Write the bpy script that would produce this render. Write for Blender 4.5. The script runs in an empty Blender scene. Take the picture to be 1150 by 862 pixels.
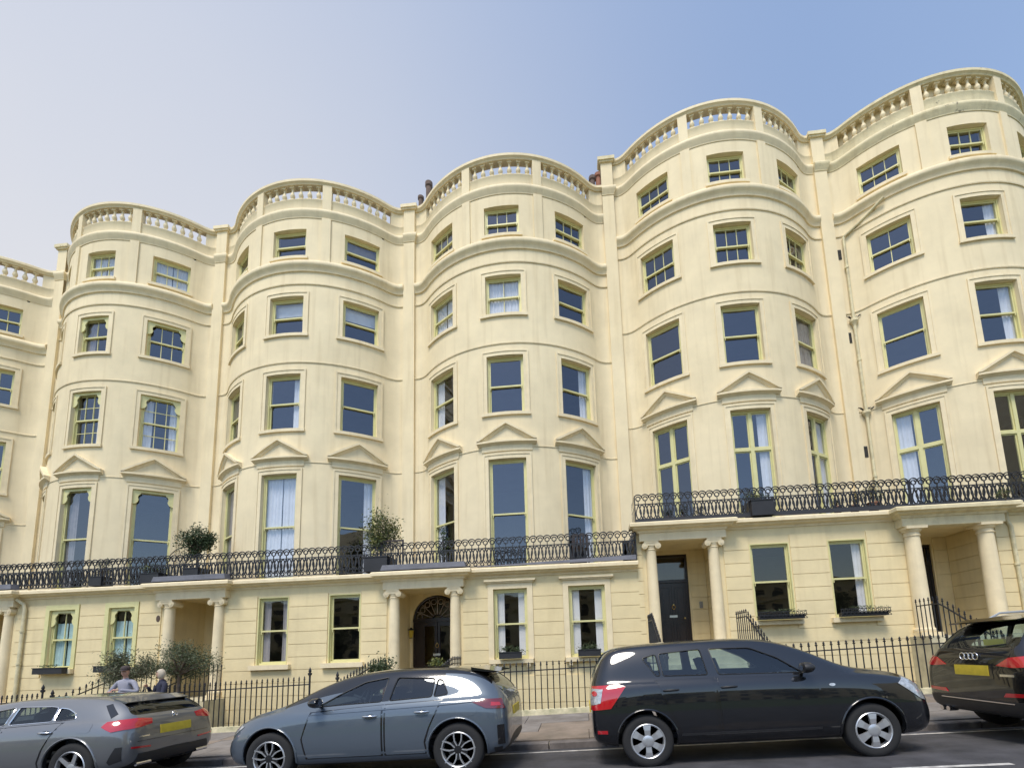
import bpy, bmesh, math, random
from mathutils import Vector, Matrix
from mathutils.bvhtree import BVHTree
random.seed(7)
PI = math.pi
S = bpy.context.scene
COL = S.collection

# ------------------------------------------------------------ camera, sky, sun, exposure
cam = bpy.data.cameras.new('camera'); camo = bpy.data.objects.new('camera', cam); COL.objects.link(camo)
yaw, pitch, roll = 0.0855, 0.1398, -0.0338
_f = Vector((-math.sin(yaw)*math.cos(pitch), math.cos(yaw)*math.cos(pitch), math.sin(pitch)))
_r = Vector((math.cos(yaw), math.sin(yaw), 0)); _u = _r.cross(_f)
_r2 = _r*math.cos(roll)+_u*math.sin(roll); _u2 = _u*math.cos(roll)-_r*math.sin(roll)
camo.matrix_world = Matrix(((_r2.x, _u2.x, -_f.x, 0), (_r2.y, _u2.y, -_f.y, 0), (_r2.z, _u2.z, -_f.z, 0), (0, 0, 0, 1)))
cam.sensor_width = 36; cam.lens = 540.07/1150*36
cam.shift_x = (575-607.88)/1150; cam.shift_y = (656.73-431)/1150
cam.clip_start = 0.05; cam.clip_end = 3000
S.camera = camo

SUN_AZ, SUN_EL = math.radians(163), math.radians(59)     # azimuth measured from +Y towards -X
sd = Vector((-math.sin(SUN_AZ)*math.cos(SUN_EL), math.cos(SUN_AZ)*math.cos(SUN_EL), math.sin(SUN_EL)))
W = bpy.data.worlds.new('World'); S.world = W; W.use_nodes = True
nt = W.node_tree; bg = nt.nodes['Background']
sky = nt.nodes.new('ShaderNodeTexSky'); sky.sky_type = 'NISHITA'; sky.sun_disc = False
sky.sun_elevation = SUN_EL; sky.sun_rotation = math.atan2(sd.x, sd.y)
sky.air_density = 1.2; sky.dust_density = 0.4; sky.ozone_density = 1.0
# thin bright haze high over the left end of the street (a feature of the sky, fixed in world space)
tc = nt.nodes.new('ShaderNodeTexCoord')
dot = nt.nodes.new('ShaderNodeVectorMath'); dot.operation = 'DOT_PRODUCT'
hz = Vector((-0.86, 0.50, 0.06)).normalized(); dot.inputs[1].default_value = hz
nt.links.new(tc.outputs['Generated'], dot.inputs[0])
mr = nt.nodes.new('ShaderNodeMapRange'); mr.interpolation_type = 'SMOOTHSTEP'
mr.inputs['From Min'].default_value = 0.0; mr.inputs['From Max'].default_value = 1.08; mr.inputs['To Min'].default_value = 0.12
nt.links.new(dot.outputs['Value'], mr.inputs['Value'])
cn = nt.nodes.new('ShaderNodeTexNoise'); cn.inputs['Scale'].default_value = 1.3; cn.inputs['Detail'].default_value = 5
nt.links.new(tc.outputs['Generated'], cn.inputs['Vector'])
cm = nt.nodes.new('ShaderNodeMath'); cm.operation = 'MULTIPLY_ADD'; cm.inputs[1].default_value = 0.35; cm.inputs[2].default_value = 0.82
nt.links.new(cn.outputs['Fac'], cm.inputs[0])
mu = nt.nodes.new('ShaderNodeMath'); mu.operation = 'MULTIPLY'; mu.use_clamp = True
nt.links.new(mr.outputs['Result'], mu.inputs[0]); nt.links.new(cm.outputs[0], mu.inputs[1])
mx = nt.nodes.new('ShaderNodeMix'); mx.data_type = 'RGBA'
nt.links.new(mu.outputs[0], mx.inputs['Factor']); nt.links.new(sky.outputs[0], mx.inputs['A'])
HAZE = (3.35, 3.32, 3.4, 1)
mx.inputs['B'].default_value = HAZE
nt.links.new(mx.outputs['Result'], bg.inputs['Color'])
bg.inputs['Strength'].default_value = 0.125
sl = bpy.data.lights.new('sun', 'SUN'); sl.energy = 1.75; sl.angle = math.radians(20); sl.color = (1, 0.93, 0.82)
slo = bpy.data.objects.new('sun', sl); COL.objects.link(slo)
slo.rotation_euler = sd.to_track_quat('Z', 'Y').to_euler()
S.view_settings.view_transform = 'Standard'; S.view_settings.look = 'None'
S.view_settings.exposure = 0.90; S.view_settings.gamma = 1

# ------------------------------------------------------------ materials
MATS = {}
def mat(name, col, rough=0.6, metal=0.0, var=0.0, scale=2.0, bump=0.0, bscale=60, spec=0.5, streak=0.0, coat=0.0, var2=None, emit=None, obj=False, blots=0.0):
    if name in MATS: return MATS[name]
    m = bpy.data.materials.new(name); m.use_nodes = True; n = m.node_tree; b = n.nodes['Principled BSDF']
    b.inputs['Roughness'].default_value = rough; b.inputs['Metallic'].default_value = metal
    b.inputs['Specular IOR Level'].default_value = spec; b.inputs['Coat Weight'].default_value = coat
    b.inputs['Coat Roughness'].default_value = 0.03; b.inputs['Coat IOR'].default_value = 1.65
    c = (*col, 1); b.inputs['Base Color'].default_value = c
    pos = n.nodes.new('ShaderNodeTexCoord' if obj else 'ShaderNodeNewGeometry')
    vec = pos.outputs['Object'] if obj else pos.outputs['Position']
    last = None
    if var:
        t = n.nodes.new('ShaderNodeTexNoise'); t.inputs['Scale'].default_value = scale; t.inputs['Detail'].default_value = 8; t.inputs['Roughness'].default_value = 0.6
        n.links.new(vec, t.inputs['Vector'])
        r = n.nodes.new('ShaderNodeValToRGB'); r.color_ramp.elements[0].position = 0.3; r.color_ramp.elements[1].position = 0.7
        d = var2 if var2 else tuple(x*(1-var) for x in col)
        r.color_ramp.elements[0].color = (*d, 1); r.color_ramp.elements[1].color = (*[min(1, x*(1+var*0.5)) for x in col], 1)
        n.links.new(t.outputs['Fac'], r.inputs['Fac']); last = r.outputs['Color']
    if streak and last:
        t = n.nodes.new('ShaderNodeTexNoise'); t.inputs['Scale'].default_value = 0.17; t.inputs['Detail'].default_value = 2; n.links.new(vec, t.inputs['Vector'])
        x = n.nodes.new('ShaderNodeMix'); x.data_type = 'RGBA'; x.blend_type = 'MULTIPLY'; x.inputs['Factor'].default_value = 1
        r = n.nodes.new('ShaderNodeValToRGB'); r.color_ramp.elements[0].position = 0.35; r.color_ramp.elements[1].position = 0.65
        r.color_ramp.elements[0].color = (0.93, 0.92, 0.90, 1); r.color_ramp.elements[1].color = (1, 1, 1, 1); n.links.new(t.outputs['Fac'], r.inputs['Fac'])
        n.links.new(last, x.inputs['A']); n.links.new(r.outputs['Color'], x.inputs['B']); last = x.outputs['Result']
    if streak:
        mp = n.nodes.new('ShaderNodeMapping'); mp.inputs['Scale'].default_value = (5, 5, 0.35); n.links.new(vec, mp.inputs['Vector'])
        t = n.nodes.new('ShaderNodeTexNoise'); t.inputs['Scale'].default_value = 1.1; t.inputs['Detail'].default_value = 7; n.links.new(mp.outputs[0], t.inputs['Vector'])
        r = n.nodes.new('ShaderNodeValToRGB'); r.color_ramp.elements[0].position = 0.52; r.color_ramp.elements[1].position = 0.78
        r.color_ramp.elements[0].color = (0, 0, 0, 1); r.color_ramp.elements[1].color = (streak, streak, streak, 1)
        n.links.new(t.outputs['Fac'], r.inputs['Fac'])
        x = n.nodes.new('ShaderNodeMix'); x.data_type = 'RGBA'; n.links.new(r.outputs['Color'], x.inputs['Factor'])
        if last: n.links.new(last, x.inputs['A'])
        else: x.inputs['A'].default_value = c
        x.inputs['B'].default_value = (col[0]*0.62, col[1]*0.56, col[2]*0.46, 1); last = x.outputs['Result']
    if blots:
        t = n.nodes.new('ShaderNodeTexNoise'); t.inputs['Scale'].default_value = 2.3; t.inputs['Detail'].default_value = 9; t.inputs['Roughness'].default_value = 0.75; n.links.new(vec, t.inputs['Vector'])
        r = n.nodes.new('ShaderNodeValToRGB'); r.color_ramp.elements[0].position = 0.615; r.color_ramp.elements[1].position = 0.66
        r.color_ramp.elements[0].color = (0, 0, 0, 1); r.color_ramp.elements[1].color = (blots, blots, blots, 1); n.links.new(t.outputs['Fac'], r.inputs['Fac'])
        x = n.nodes.new('ShaderNodeMix'); x.data_type = 'RGBA'; n.links.new(r.outputs['Color'], x.inputs['Factor'])
        n.links.new(last, x.inputs['A']); x.inputs['B'].default_value = (0.09, 0.07, 0.05, 1); last = x.outputs['Result']
    if last: n.links.new(last, b.inputs['Base Color'])
    if bump:
        t = n.nodes.new('ShaderNodeTexNoise'); t.inputs['Scale'].default_value = bscale; t.inputs['Detail'].default_value = 6; n.links.new(vec, t.inputs['Vector'])
        bp = n.nodes.new('ShaderNodeBump'); bp.inputs['Strength'].default_value = bump; bp.inputs['Distance'].default_value = 0.01
        n.links.new(t.outputs['Fac'], bp.inputs['Height']); n.links.new(bp.outputs[0], b.inputs['Normal'])
    if emit:
        b.inputs['Emission Color'].default_value = (*emit, 1)
    MATS[name] = m; return m

def glass(name, tint, refl, ior=1.9, wav=0.0, rough=0.0):
    if name in MATS: return MATS[name]
    m = bpy.data.materials.new(name); m.use_nodes = True; n = m.node_tree; n.nodes.remove(n.nodes['Principled BSDF'])
    out = n.nodes['Material Output']
    tr = n.nodes.new('ShaderNodeBsdfTransparent'); tr.inputs[0].default_value = (*tint, 1)
    gl = n.nodes.new('ShaderNodeBsdfGlossy'); gl.inputs['Roughness'].default_value = rough; gl.inputs['Color'].default_value = (*refl, 1)
    # Schlick reflectance from |N.V|, the same from either side of the pane
    F0 = ((ior-1)/(ior+1))**2
    ge = n.nodes.new('ShaderNodeNewGeometry'); dt = n.nodes.new('ShaderNodeVectorMath'); dt.operation = 'DOT_PRODUCT'
    n.links.new(ge.outputs['Normal'], dt.inputs[0]); n.links.new(ge.outputs['Incoming'], dt.inputs[1])
    def mth(op, a, b=None):
        q = n.nodes.new('ShaderNodeMath'); q.operation = op
        for i, v in enumerate((a, b)):
            if v is None: continue
            if isinstance(v, (int, float)): q.inputs[i].default_value = v
            else: n.links.new(v, q.inputs[i])
        return q.outputs[0]
    fr_out = mth('ADD', mth('MULTIPLY', mth('POWER', mth('SUBTRACT', 1.0, mth('ABSOLUTE', dt.outputs['Value'])), 5.0), 1-F0), F0)
    mxs = n.nodes.new('ShaderNodeMixShader')
    n.links.new(fr_out, mxs.inputs['Fac']); n.links.new(tr.outputs[0], mxs.inputs[1]); n.links.new(gl.outputs[0], mxs.inputs[2])
    if wav:
        g = n.nodes.new('ShaderNodeNewGeometry'); t = n.nodes.new('ShaderNodeTexNoise'); t.inputs['Scale'].default_value = 1.6; t.inputs['Detail'].default_value = 1
        n.links.new(g.outputs['Position'], t.inputs['Vector'])
        bp = n.nodes.new('ShaderNodeBump'); bp.inputs['Strength'].default_value = wav; bp.inputs['Distance'].default_value = 0.05
        n.links.new(t.outputs['Fac'], bp.inputs['Height']); n.links.new(bp.outputs[0], gl.inputs['Normal'])
    n.links.new(mxs.outputs[0], out.inputs['Surface'])
    MATS[name] = m; return m

STUCCO = mat('cream_stucco', (0.83, 0.70, 0.465), 0.75, var=0.09, scale=1.3, bump=0.25, bscale=45, streak=0.36)
TRIM = mat('cream_moulding', (0.84, 0.71, 0.475), 0.7, var=0.10, scale=3.0, bump=0.2, bscale=30, streak=0.35)
GFST = mat('cream_ground_floor_stucco', (0.81, 0.67, 0.395), 0.7, var=0.10, scale=1.6, bump=0.25, bscale=40, streak=0.25)
STAIN = mat('weathered_moulding', (0.76, 0.66, 0.43), 0.8, var=0.15, scale=5, bump=0.5, bscale=25, streak=0.5, blots=0.85)
JOIN = mat('painted_joinery', (0.68, 0.63, 0.31), 0.45, var=0.08, scale=5)
IRON = mat('black_ironwork', (0.018, 0.018, 0.022), 0.45, var=0.2, scale=8, bump=0.2, bscale=80)
LEAD = mat('grey_lead', (0.15, 0.15, 0.175), 0.6, var=0.3, scale=3, bump=0.2)
DOORM = mat('dark_door_paint', (0.022, 0.014, 0.014), 0.3, var=0.3, scale=4)
DOORB = mat('glossy_black_door', (0.02, 0.018, 0.02), 0.2)
BRASS = mat('brass', (0.6, 0.45, 0.2), 0.3, 1.0)
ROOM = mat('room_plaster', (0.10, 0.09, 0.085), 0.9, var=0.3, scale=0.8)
CURT = mat('curtain_cloth', (0.78, 0.78, 0.80), 0.9, var=0.08, scale=6)
GREYC = mat('grey_curtain_cloth', (0.30, 0.27, 0.26), 0.9, var=0.2, scale=6)
TEALC = mat('teal_net_curtain', (0.55, 0.76, 0.78), 0.9, var=0.1, scale=6)
SHUT = mat('white_shutter', (0.90, 0.90, 0.91), 0.6)
ROOF = mat('roof_felt', (0.12, 0.12, 0.13), 0.9, var=0.3)
BRICK = mat('sooty_brick', (0.16, 0.11, 0.09), 0.9, var=0.4, scale=6)
TERRA = mat('terracotta', (0.30, 0.12, 0.07), 0.8, var=0.3, scale=5)
PANE = glass('window_glass', (0.88, 0.90, 0.93), (0.72, 0.75, 0.84), 2.3, wav=0.05)
PANED = glass('ground_floor_glass', (0.88, 0.88, 0.88), (0.7, 0.68, 0.66), 1.9, wav=0.05)

# ------------------------------------------------------------ mesh helpers
class MB:
    def __init__(s): s.v = []; s.f = []; s.mi = []; s.M = None
    def add(s, vs, fs, mi=0):
        o = len(s.v)
        if s.M is not None: vs = [s.M @ Vector(v) for v in vs]
        s.v += [tuple(v) for v in vs]; s.f += [tuple(i+o for i in f) for f in fs]; s.mi += [mi]*len(fs)
    def box(s, x0, x1, y0, y1, z0, z1, mi=0):
        s.add([(x0,y0,z0),(x1,y0,z0),(x1,y1,z0),(x0,y1,z0),(x0,y0,z1),(x1,y0,z1),(x1,y1,z1),(x0,y1,z1)],
              [(0,3,2,1),(4,5,6,7),(0,1,5,4),(1,2,6,5),(2,3,7,6),(3,0,4,7)], mi)
    def poly(s, pts, mi=0): s.add(pts, [tuple(range(len(pts)))], mi)
    def prism(s, pts, d, mi=0):      # pts planar loop, d offset vector
        n = len(pts); d = Vector(d); q = [Vector(p) for p in pts]
        s.add(q+[p+d for p in q], [tuple(range(n))[::-1], tuple(range(n, 2*n))]+[(i, (i+1) % n, n+(i+1) % n, n+i) for i in range(n)], mi)
    def tube(s, pts, r, n=6, closed=False, mi=0, flat=None):
        P = [Vector(p) for p in pts]; m = len(P); vs = []
        rr = r if isinstance(r, (list, tuple)) else [r]*m
        prev = None
        for i in range(m):
            a = P[(i-1) % m] if (closed or i > 0) else P[i]; b = P[(i+1) % m] if (closed or i < m-1) else P[i]
            t = (b-a).normalized()
            if prev is None:
                up = Vector((0,0,1)) if abs(t.z) < 0.9 else Vector((0,1,0)); e = t.cross(up).normalized()
            else:
                e = (prev - t*prev.dot(t)).normalized()
            prev = e; g = t.cross(e)
            for k in range(n):
                an = 2*PI*(k+0.5)/n; vs.append(P[i]+e*math.cos(an)*rr[i]+g*math.sin(an)*rr[i])
        fs = []
        for i in range(m if closed else m-1):
            j = (i+1) % m
            for k in range(n): fs.append((i*n+k, i*n+(k+1) % n, j*n+(k+1) % n, j*n+k))
        if not closed: fs += [tuple(range(n))[::-1], tuple((m-1)*n+k for k in range(n))]
        s.add(vs, fs, mi)
    def lathe(s, prof, cx=0, cy=0, n=16, mi=0, cap=True):
        vs = []; m = len(prof)
        for r, z in prof:
            for k in range(n): a = 2*PI*k/n; vs.append((cx+r*math.cos(a), cy+r*math.sin(a), z))
        fs = [(i*n+k, i*n+(k+1) % n, (i+1)*n+(k+1) % n, (i+1)*n+k) for i in range(m-1) for k in range(n)]
        if cap: fs += [tuple(range(n))[::-1], tuple((m-1)*n+k for k in range(n))]
        s.add(vs, fs, mi)
    def sweep(s, path, prof, closed=True, caps=True, mi=0):
        # path: [(x,y)], outward = right-hand normal of travel (+x travel -> -y); prof: [(out,z)]
        m = len(path); vs = []
        for i in range(m):
            x, y = path[i]
            def nrm(a, b):
                dx, dy = b[0]-a[0], b[1]-a[1]; l = math.hypot(dx, dy) or 1; return Vector((dy/l, -dx/l))
            if i == 0: n = nrm(path[0], path[1]); k = 1
            elif i == m-1: n = nrm(path[-2], path[-1]); k = 1
            else:
                a = nrm(path[i-1], path[i]); b = nrm(path[i], path[i+1]); n = (a+b)
                if n.length < 1e-6: n = a
                n.normalize(); k = 1/max(0.35, n.dot(a))
            for o, z in prof: vs.append((x+n.x*o*k, y+n.y*o*k, z))
        p = len(prof); fs = []
        for i in range(m-1):
            for j in range(p if closed else p-1):
                q = (j+1) % p; fs.append((i*p+j, i*p+q, (i+1)*p+q, (i+1)*p+j))
        if caps and closed: fs += [tuple(range(p))[::-1], tuple((m-1)*p+j for j in range(p))]
        s.add(vs, fs, mi)
    def build(s, name, mats, parent=None, loc=None, smooth=25, weld=True):
        me = bpy.data.meshes.new(name); me.from_pydata(s.v, [], s.f)
        if not isinstance(mats, (list, tuple)): mats = [mats]
        for m in mats: me.materials.append(m)
        if len(mats) > 1: me.polygons.foreach_set('material_index', s.mi)
        bm = bmesh.new(); bm.from_mesh(me)
        if weld: bmesh.ops.remove_doubles(bm, verts=bm.verts, dist=1e-5)
        bmesh.ops.recalc_face_normals(bm, faces=bm.faces)
        bm.to_mesh(me); bm.free()
        if smooth:
            me.polygons.foreach_set('use_smooth', [True]*len(me.polygons)); me.set_sharp_from_angle(angle=math.radians(smooth))
        me.update()
        return link(name, me, parent, loc)
def link(name, me, parent=None, loc=None):
    o = bpy.data.objects.new(name, me); COL.objects.link(o)
    if parent is not None: o.parent = parent
    if loc is not None: o.location = loc
    return o
def tag(o, label=None, cat=None, group=None, kind=None):
    if label: o['label'] = label
    if cat: o['category'] = cat
    if group: o['group'] = group
    if kind: o['kind'] = kind
    return o
def empty(name, loc, rz=0):
    o = bpy.data.objects.new(name, None); COL.objects.link(o); o.location = loc; o.rotation_euler = (0, 0, rz); o.empty_display_size = 0.1
    return o
KIDS = {}
def copy_tree(o, parent=None):
    c = o.copy(); COL.objects.link(c); c.parent = parent
    for ch in list(o.children): copy_tree(ch, c)
    return c

# ------------------------------------------------------------ ground levels (the street climbs gently to the right)
SL = 0.0305
def road_z(x): return -1.40 + SL*(x-0.7)
def pave_z(x): return -1.385 + SL*(x-0.7)      # at the kerb; 0.10 above the gutter
KERB, RAILY = 7.95, 10.45
def pave_at(x, y): return pave_z(x)+0.13*(y-KERB)/(RAILY-KERB)
def terrain():
    xs = [-400, -60, -30, 0, 30, 60, 400]
    def zc(x): return max(-60, min(60, x))*SL
    def strip(name, prof, m, label=None):
        b = MB(); n = len(prof)
        for i in range(len(xs)-1):
            for j in range(n-1):
                (y0, z0), (y1, z1) = prof[j], prof[j+1]
                b.poly([(xs[i], y0, z0+zc(xs[i])), (xs[i+1], y0, z0+zc(xs[i+1])), (xs[i+1], y1, z1+zc(xs[i+1])), (xs[i], y1, z1+zc(xs[i]))])
        o = b.build(name, m, smooth=0); tag(o, kind='structure'); return o
    r0 = -1.40-SL*0.7
    GR = mat('garden_grass', (0.06, 0.10, 0.03), 0.95, var=0.4, scale=0.6)
    strip('ground', [(-900, r0-0.08), (-12, r0-0.08), (-2.0, r0-0.30), (10.30, r0-0.45), (10.50, r0-2.6), (900, r0-2.6)], GR)
    ROADM = mat('asphalt', (0.072, 0.070, 0.078), 0.85, var=0.4, scale=2.2, bump=1.0, bscale=120, var2=(0.030, 0.030, 0.034))
    strip('road', [(-1.6, r0-0.04), (2.5, r0+0.03), (6.2, r0), (KERB, r0-0.085)], ROADM)
    KM = mat('kerb_stone', (0.16, 0.14, 0.13), 0.85, var=0.5, scale=4, bump=0.5, bscale=50)
    # kerb as stones with real thickness
    b = MB()
    x = -32.0
    while x < 32:
        w = 0.9+random.random()*0.05; dz = random.uniform(-0.004, 0.004)
        z0, z1 = road_z(x), road_z(x+w)
        yk = KERB+random.uniform(-0.006, 0.006)
        pts = [(x+0.008, yk, z0-0.30), (x+w-0.008, yk, z1-0.30), (x+w-0.008, yk, z1+0.006+dz), (x+w-0.008, yk+0.015, z1+0.020+dz), (x+0.008, yk+0.015, z0+0.020+dz), (x+0.008, yk, z0+0.006+dz)]
        b.add([pts[0], pts[1], pts[2], pts[3], pts[4], pts[5],
               (x+0.008, KERB+0.16, z0-0.30), (x+w-0.008, KERB+0.16, z1-0.30), (x+w-0.008, KERB+0.16, z1+0.024+dz), (x+0.008, KERB+0.16, z0+0.024+dz)],
              [(0,1,2,5), (5,2,3,4), (4,3,8,9), (0,5,4,9,6), (1,7,8,3,2)])
        x += w
    tag(b.build('kerb', KM, smooth=0), kind='structure')
    # pavement: base sheet and flagstones with joints
    PJ = mat('pavement_joint', (0.07, 0.06, 0.05), 0.9)
    strip('pavement', [(KERB+0.10, r0+0.005), (RAILY-0.09, r0+0.135)], PJ)
    PV = mat('paving_flags', (0.22, 0.20, 0.185), 0.85, var=0.35, scale=2.4, bump=0.5, bscale=60, var2=(0.14, 0.12, 0.105))
    PV2 = mat('paving_flags_buff', (0.24, 0.19, 0.15), 0.85, var=0.4, scale=2.1, bump=0.5, bscale=60, var2=(0.16, 0.13, 0.10))
    b = MB()
    rows = [(KERB+0.165, KERB+0.80), (KERB+0.80, KERB+1.55), (KERB+1.55, RAILY-0.08)]
    for ri, (ya, yb) in enumerate(rows):
        x = -30.0-random.random()
        while x < 30:
            w = random.uniform(0.75, 1.35)
            g = 0.006
            q = [(x+g, ya+g), (x+w-g, ya+g), (x+w-g, yb-g), (x+g, yb-g)]; t = random.uniform(0, 0.004)
            b.add([(a, c, pave_at(a, c)-0.03) for a, c in q]+[(a, c, pave_at(a, c)+0.016+t) for a, c in q],
                  [(4,5,6,7), (0,1,5,4), (1,2,6,5), (2,3,7,6), (3,0,4,7)], 1 if random.random() < 0.3 else 0)
            x += w
    tag(b.build('pavement_flags', [PV, PV2], smooth=0), kind='structure')
    # white parking line along the gutter and dashes of the bay
    WP = mat('worn_white_paint', (0.55, 0.53, 0.50), 0.8, var=0.5, scale=9, var2=(0.22, 0.21, 0.20))
    def line(name, x0, x1, y0, y1, dz):
        b = MB(); n = max(1, int((x1-x0)/0.5))
        def rz(x, y):
            prof = [(-1.6, -0.04), (2.5, 0.03), (6.2, 0), (KERB, -0.085)]
            for (a, za), (c, zc_) in zip(prof, prof[1:]):
                if a <= y <= c: return r0+zc(x)+za+(zc_-za)*(y-a)/(c-a)
            return r0+zc(x)
        for i in range(n):
            a = x0+(x1-x0)*i/n; c = x0+(x1-x0)*(i+1)/n
            b.poly([(a, y0, rz(a, y0)+dz), (c, y0, rz(c, y0)+dz), (c, y1, rz(c, y1)+dz), (a, y1, rz(a, y1)+dz)])
        tag(b.build(name, WP, smooth=0), kind='structure')
    line('gutter_line', -25, 25, 7.62, 7.71, 0.004)
    for k, (x0, x1) in enumerate(((-6.2, -5.3), (-4.4, -3.4), (-2.7, -1.6), (-0.95, -0.15), (0.62, 1.0), (1.55, 2.75), (3.15, 4.3), (4.9, 6.1), (7.0, 8.2))):
        line('bay_marking', x0, x1, 5.50, 5.58, 0.004)
    # patch of older tarmac towards the camera
    b = MB(); pts = []
    for i in range(40):
        a = 2*PI*i/40; rx = 0.95+0.12*math.sin(3*a)+0.06*math.sin(7*a+1); x = 2.45+1.0*rx*math.cos(a); y = 4.95+0.42*rx*math.sin(a)
        pts.append((x, y, r0+zc(x)+0.03*(6.2-y)/3.7+0.005))
    b.poly(pts); tag(b.build('road_patch', mat('old_tarmac', (0.13, 0.11, 0.10), 0.9, var=0.5, scale=3, bump=1.0, bscale=90), smooth=0), kind='structure')
terrain()
# ------------------------------------------------------------ the terrace of bow-fronted houses
DP = 15.58; RB = 4.04; CX, CY = 3.75, 2.59; ZB = -3.9       # pilaster plane, bow radius, bow centre (house-local), base of walls
HW = math.radians(8.5)
STOREYS = {'first': (2.60, 6.03), 'second': (7.55, 9.50), 'third': (10.96, 12.36), 'top': (13.87, 14.95)}
THS = [math.radians(-35), 0.0, math.radians(35)]
def arc(r, t): return (CX+r*math.sin(t), CY-r*math.cos(t))
TE = math.acos((CY-0.1)/RB)
TF = math.radians(45.6)
def fillet(s):
    """soft concave corner between the flat and the bow; s=-1 left, 1 right, from the flat inwards"""
    c = Vector(arc(RB, s*TE)); e = Vector(arc(RB, s*TF)); a = Vector((0.33 if s < 0 else 7.17, 0.1))
    return [tuple(a*(1-t)**2+c*2*t*(1-t)+e*t*t) for t in [k/6 for k in range(7)]]
def front_path(off=0.0, inc_pil=True):
    """plan line of the upper front: half pilaster, flat, bow, flat"""
    p = []
    if inc_pil: p += [(0.0, 0.0), (0.21, 0.0), (0.21, 0.1)]
    else: p += [(0.21, 0.1)]
    n = 40; f = TF
    p += fillet(-1)
    for i in range(1, n):
        t = -f+2*f*i/n; p.append(arc(RB, t))
    p += fillet(1)[::-1]
    p += [(7.29, 0.1)]
    if inc_pil: p += [(7.29, 0.0), (7.5, 0.0)]
    return p
def arc_box(b, t0, t1, z0, z1, r0, r1, rel=False, mi=0):
    n = max(1, int(abs(t1-t0)/math.radians(3))+1); vs = []
    for i in range(n+1):
        t = t0+(t1-t0)*i/n
        for r, z in ((r0, z0), (r1, z0), (r1, z1), (r0, z1)):
            vs.append((r*math.sin(t), -r*math.cos(t), z))
    fs = []
    for i in range(n):
        for k in range(4): fs.append((i*4+k, i*4+(k+1) % 4, (i+1)*4+(k+1) % 4, (i+1)*4+k))
    fs += [(0,1,2,3), (n*4+3, n*4+2, n*4+1, n*4)]
    b.add(vs, fs, mi)

# -- meshes shared by all houses
def mesh_of(b, name, m, smooth=25):
    o = b.build(name, m, smooth=smooth); me = o.data; bpy.data.objects.remove(o); return me
def upper_wall_mesh():
    b = MB()
    ts = sorted(set([-TF, TF]+[s*TF*i/17 for i in range(17) for s in (-1, 1)]+[t+s*HW for t in THS for s in (-1, 1)]))
    zs = sorted(set([2.3, 15.715]+[z for a in STOREYS.values() for z in a]))
    def inwin(t, z): return any(abs(t-c) < HW for c in THS) and any(a < z < c for a, c in STOREYS.values())
    for i in range(len(ts)-1):
        for j in range(len(zs)-1):
            tm, zm = (ts[i]+ts[i+1])/2, (zs[j]+zs[j+1])/2
            if inwin(tm, zm): continue
            a, c = arc(RB, ts[i]), arc(RB, ts[i+1])
            b.poly([(*a, zs[j]), (*c, zs[j]), (*c, zs[j+1]), (*a, zs[j+1])])
    dep = 0.30
    for c in THS:
        for z0, z1 in STOREYS.values():
            for s in (-1, 1):
                o, i_ = arc(RB, c+s*HW), arc(RB-dep, c+s*HW)
                b.poly([(*o, z0), (*i_, z0), (*i_, z1), (*o, z1)])
            t0, t1 = c-HW, c+HW
            sub = [t for t in ts if t0-1e-6 <= t <= t1+1e-6]
            for z in (z0, z1):
                for u, w in zip(sub, sub[1:]):
                    b.poly([(*arc(RB, u), z), (*arc(RB, w), z), (*arc(RB-dep, w), z), (*arc(RB-dep, u), z)])
    # flats beside the bow
    for s in (-1, 1):
        q = [(0.21 if s < 0 else 7.29, 0.1)]+fillet(s)
        for a, c in zip(q, q[1:]): b.poly([(*a, 2.3), (*c, 2.3), (*c, 15.715), (*a, 15.715)])
    # inner back, floors and roof so that rooms are closed
    return mesh_of(b, 'wall', STUCCO)
def rooms_mesh():
    b = MB()
    n = 16; pl = [arc(RB-0.32, -TE*0.97+2*TE*0.97*i/n) for i in range(n+1)]
    pl = [(0.25, 0.45)]+pl+[(7.25, 0.45), (7.25, 4.0), (0.25, 4.0)]
    for z in (2.45, 6.85, 10.25, 13.1, 15.6):
        b.poly([(x, y, z) for x, y in pl])
    b.poly([(0.25, 4.0, 2.4), (7.25, 4.0, 2.4), (7.25, 4.0, 15.6), (0.25, 4.0, 15.6)])
    for x in (0.25, 7.25): b.poly([(x, 0.1, 2.4), (x, 4.0, 2.4), (x, 4.0, 15.6), (x, 0.1, 15.6)])
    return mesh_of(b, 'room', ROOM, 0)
def pilaster_mesh(bottom=2.5):
    b = MB(); b.box(-0.21, 0.21, 0.0, 0.3, bottom, 16.74)
    return mesh_of(b, 'pilaster', STUCCO, 0)
def pil_cap_mesh():
    b = MB()
    b.box(-0.27, 0.27, -0.06, 0.3, 16.74, 16.80); b.box(-0.31, 0.31, -0.10, 0.3, 16.80, 16.93)
    return mesh_of(b, 'pilaster_cap', TRIM, 0)
def upper_cornice_mesh():
    b = MB()
    path = [(-0.21, 0.0), (0.21, 0.0), (0.21, 0.1)]+front_path(inc_pil=False)[1:-1]+[(7.29, 0.1)]
    prof = [(-0.05, 15.38), (0.02, 15.38), (0.03, 15.44), (0.055, 15.47), (0.065, 15.54), (0.095, 15.58), (0.10, 15.66), (0.08, 15.70), (0.02, 15.73), (-0.05, 15.73)]
    b.sweep(path, prof); return mesh_of(b, 'cornice', TRIM, 40)
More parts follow.
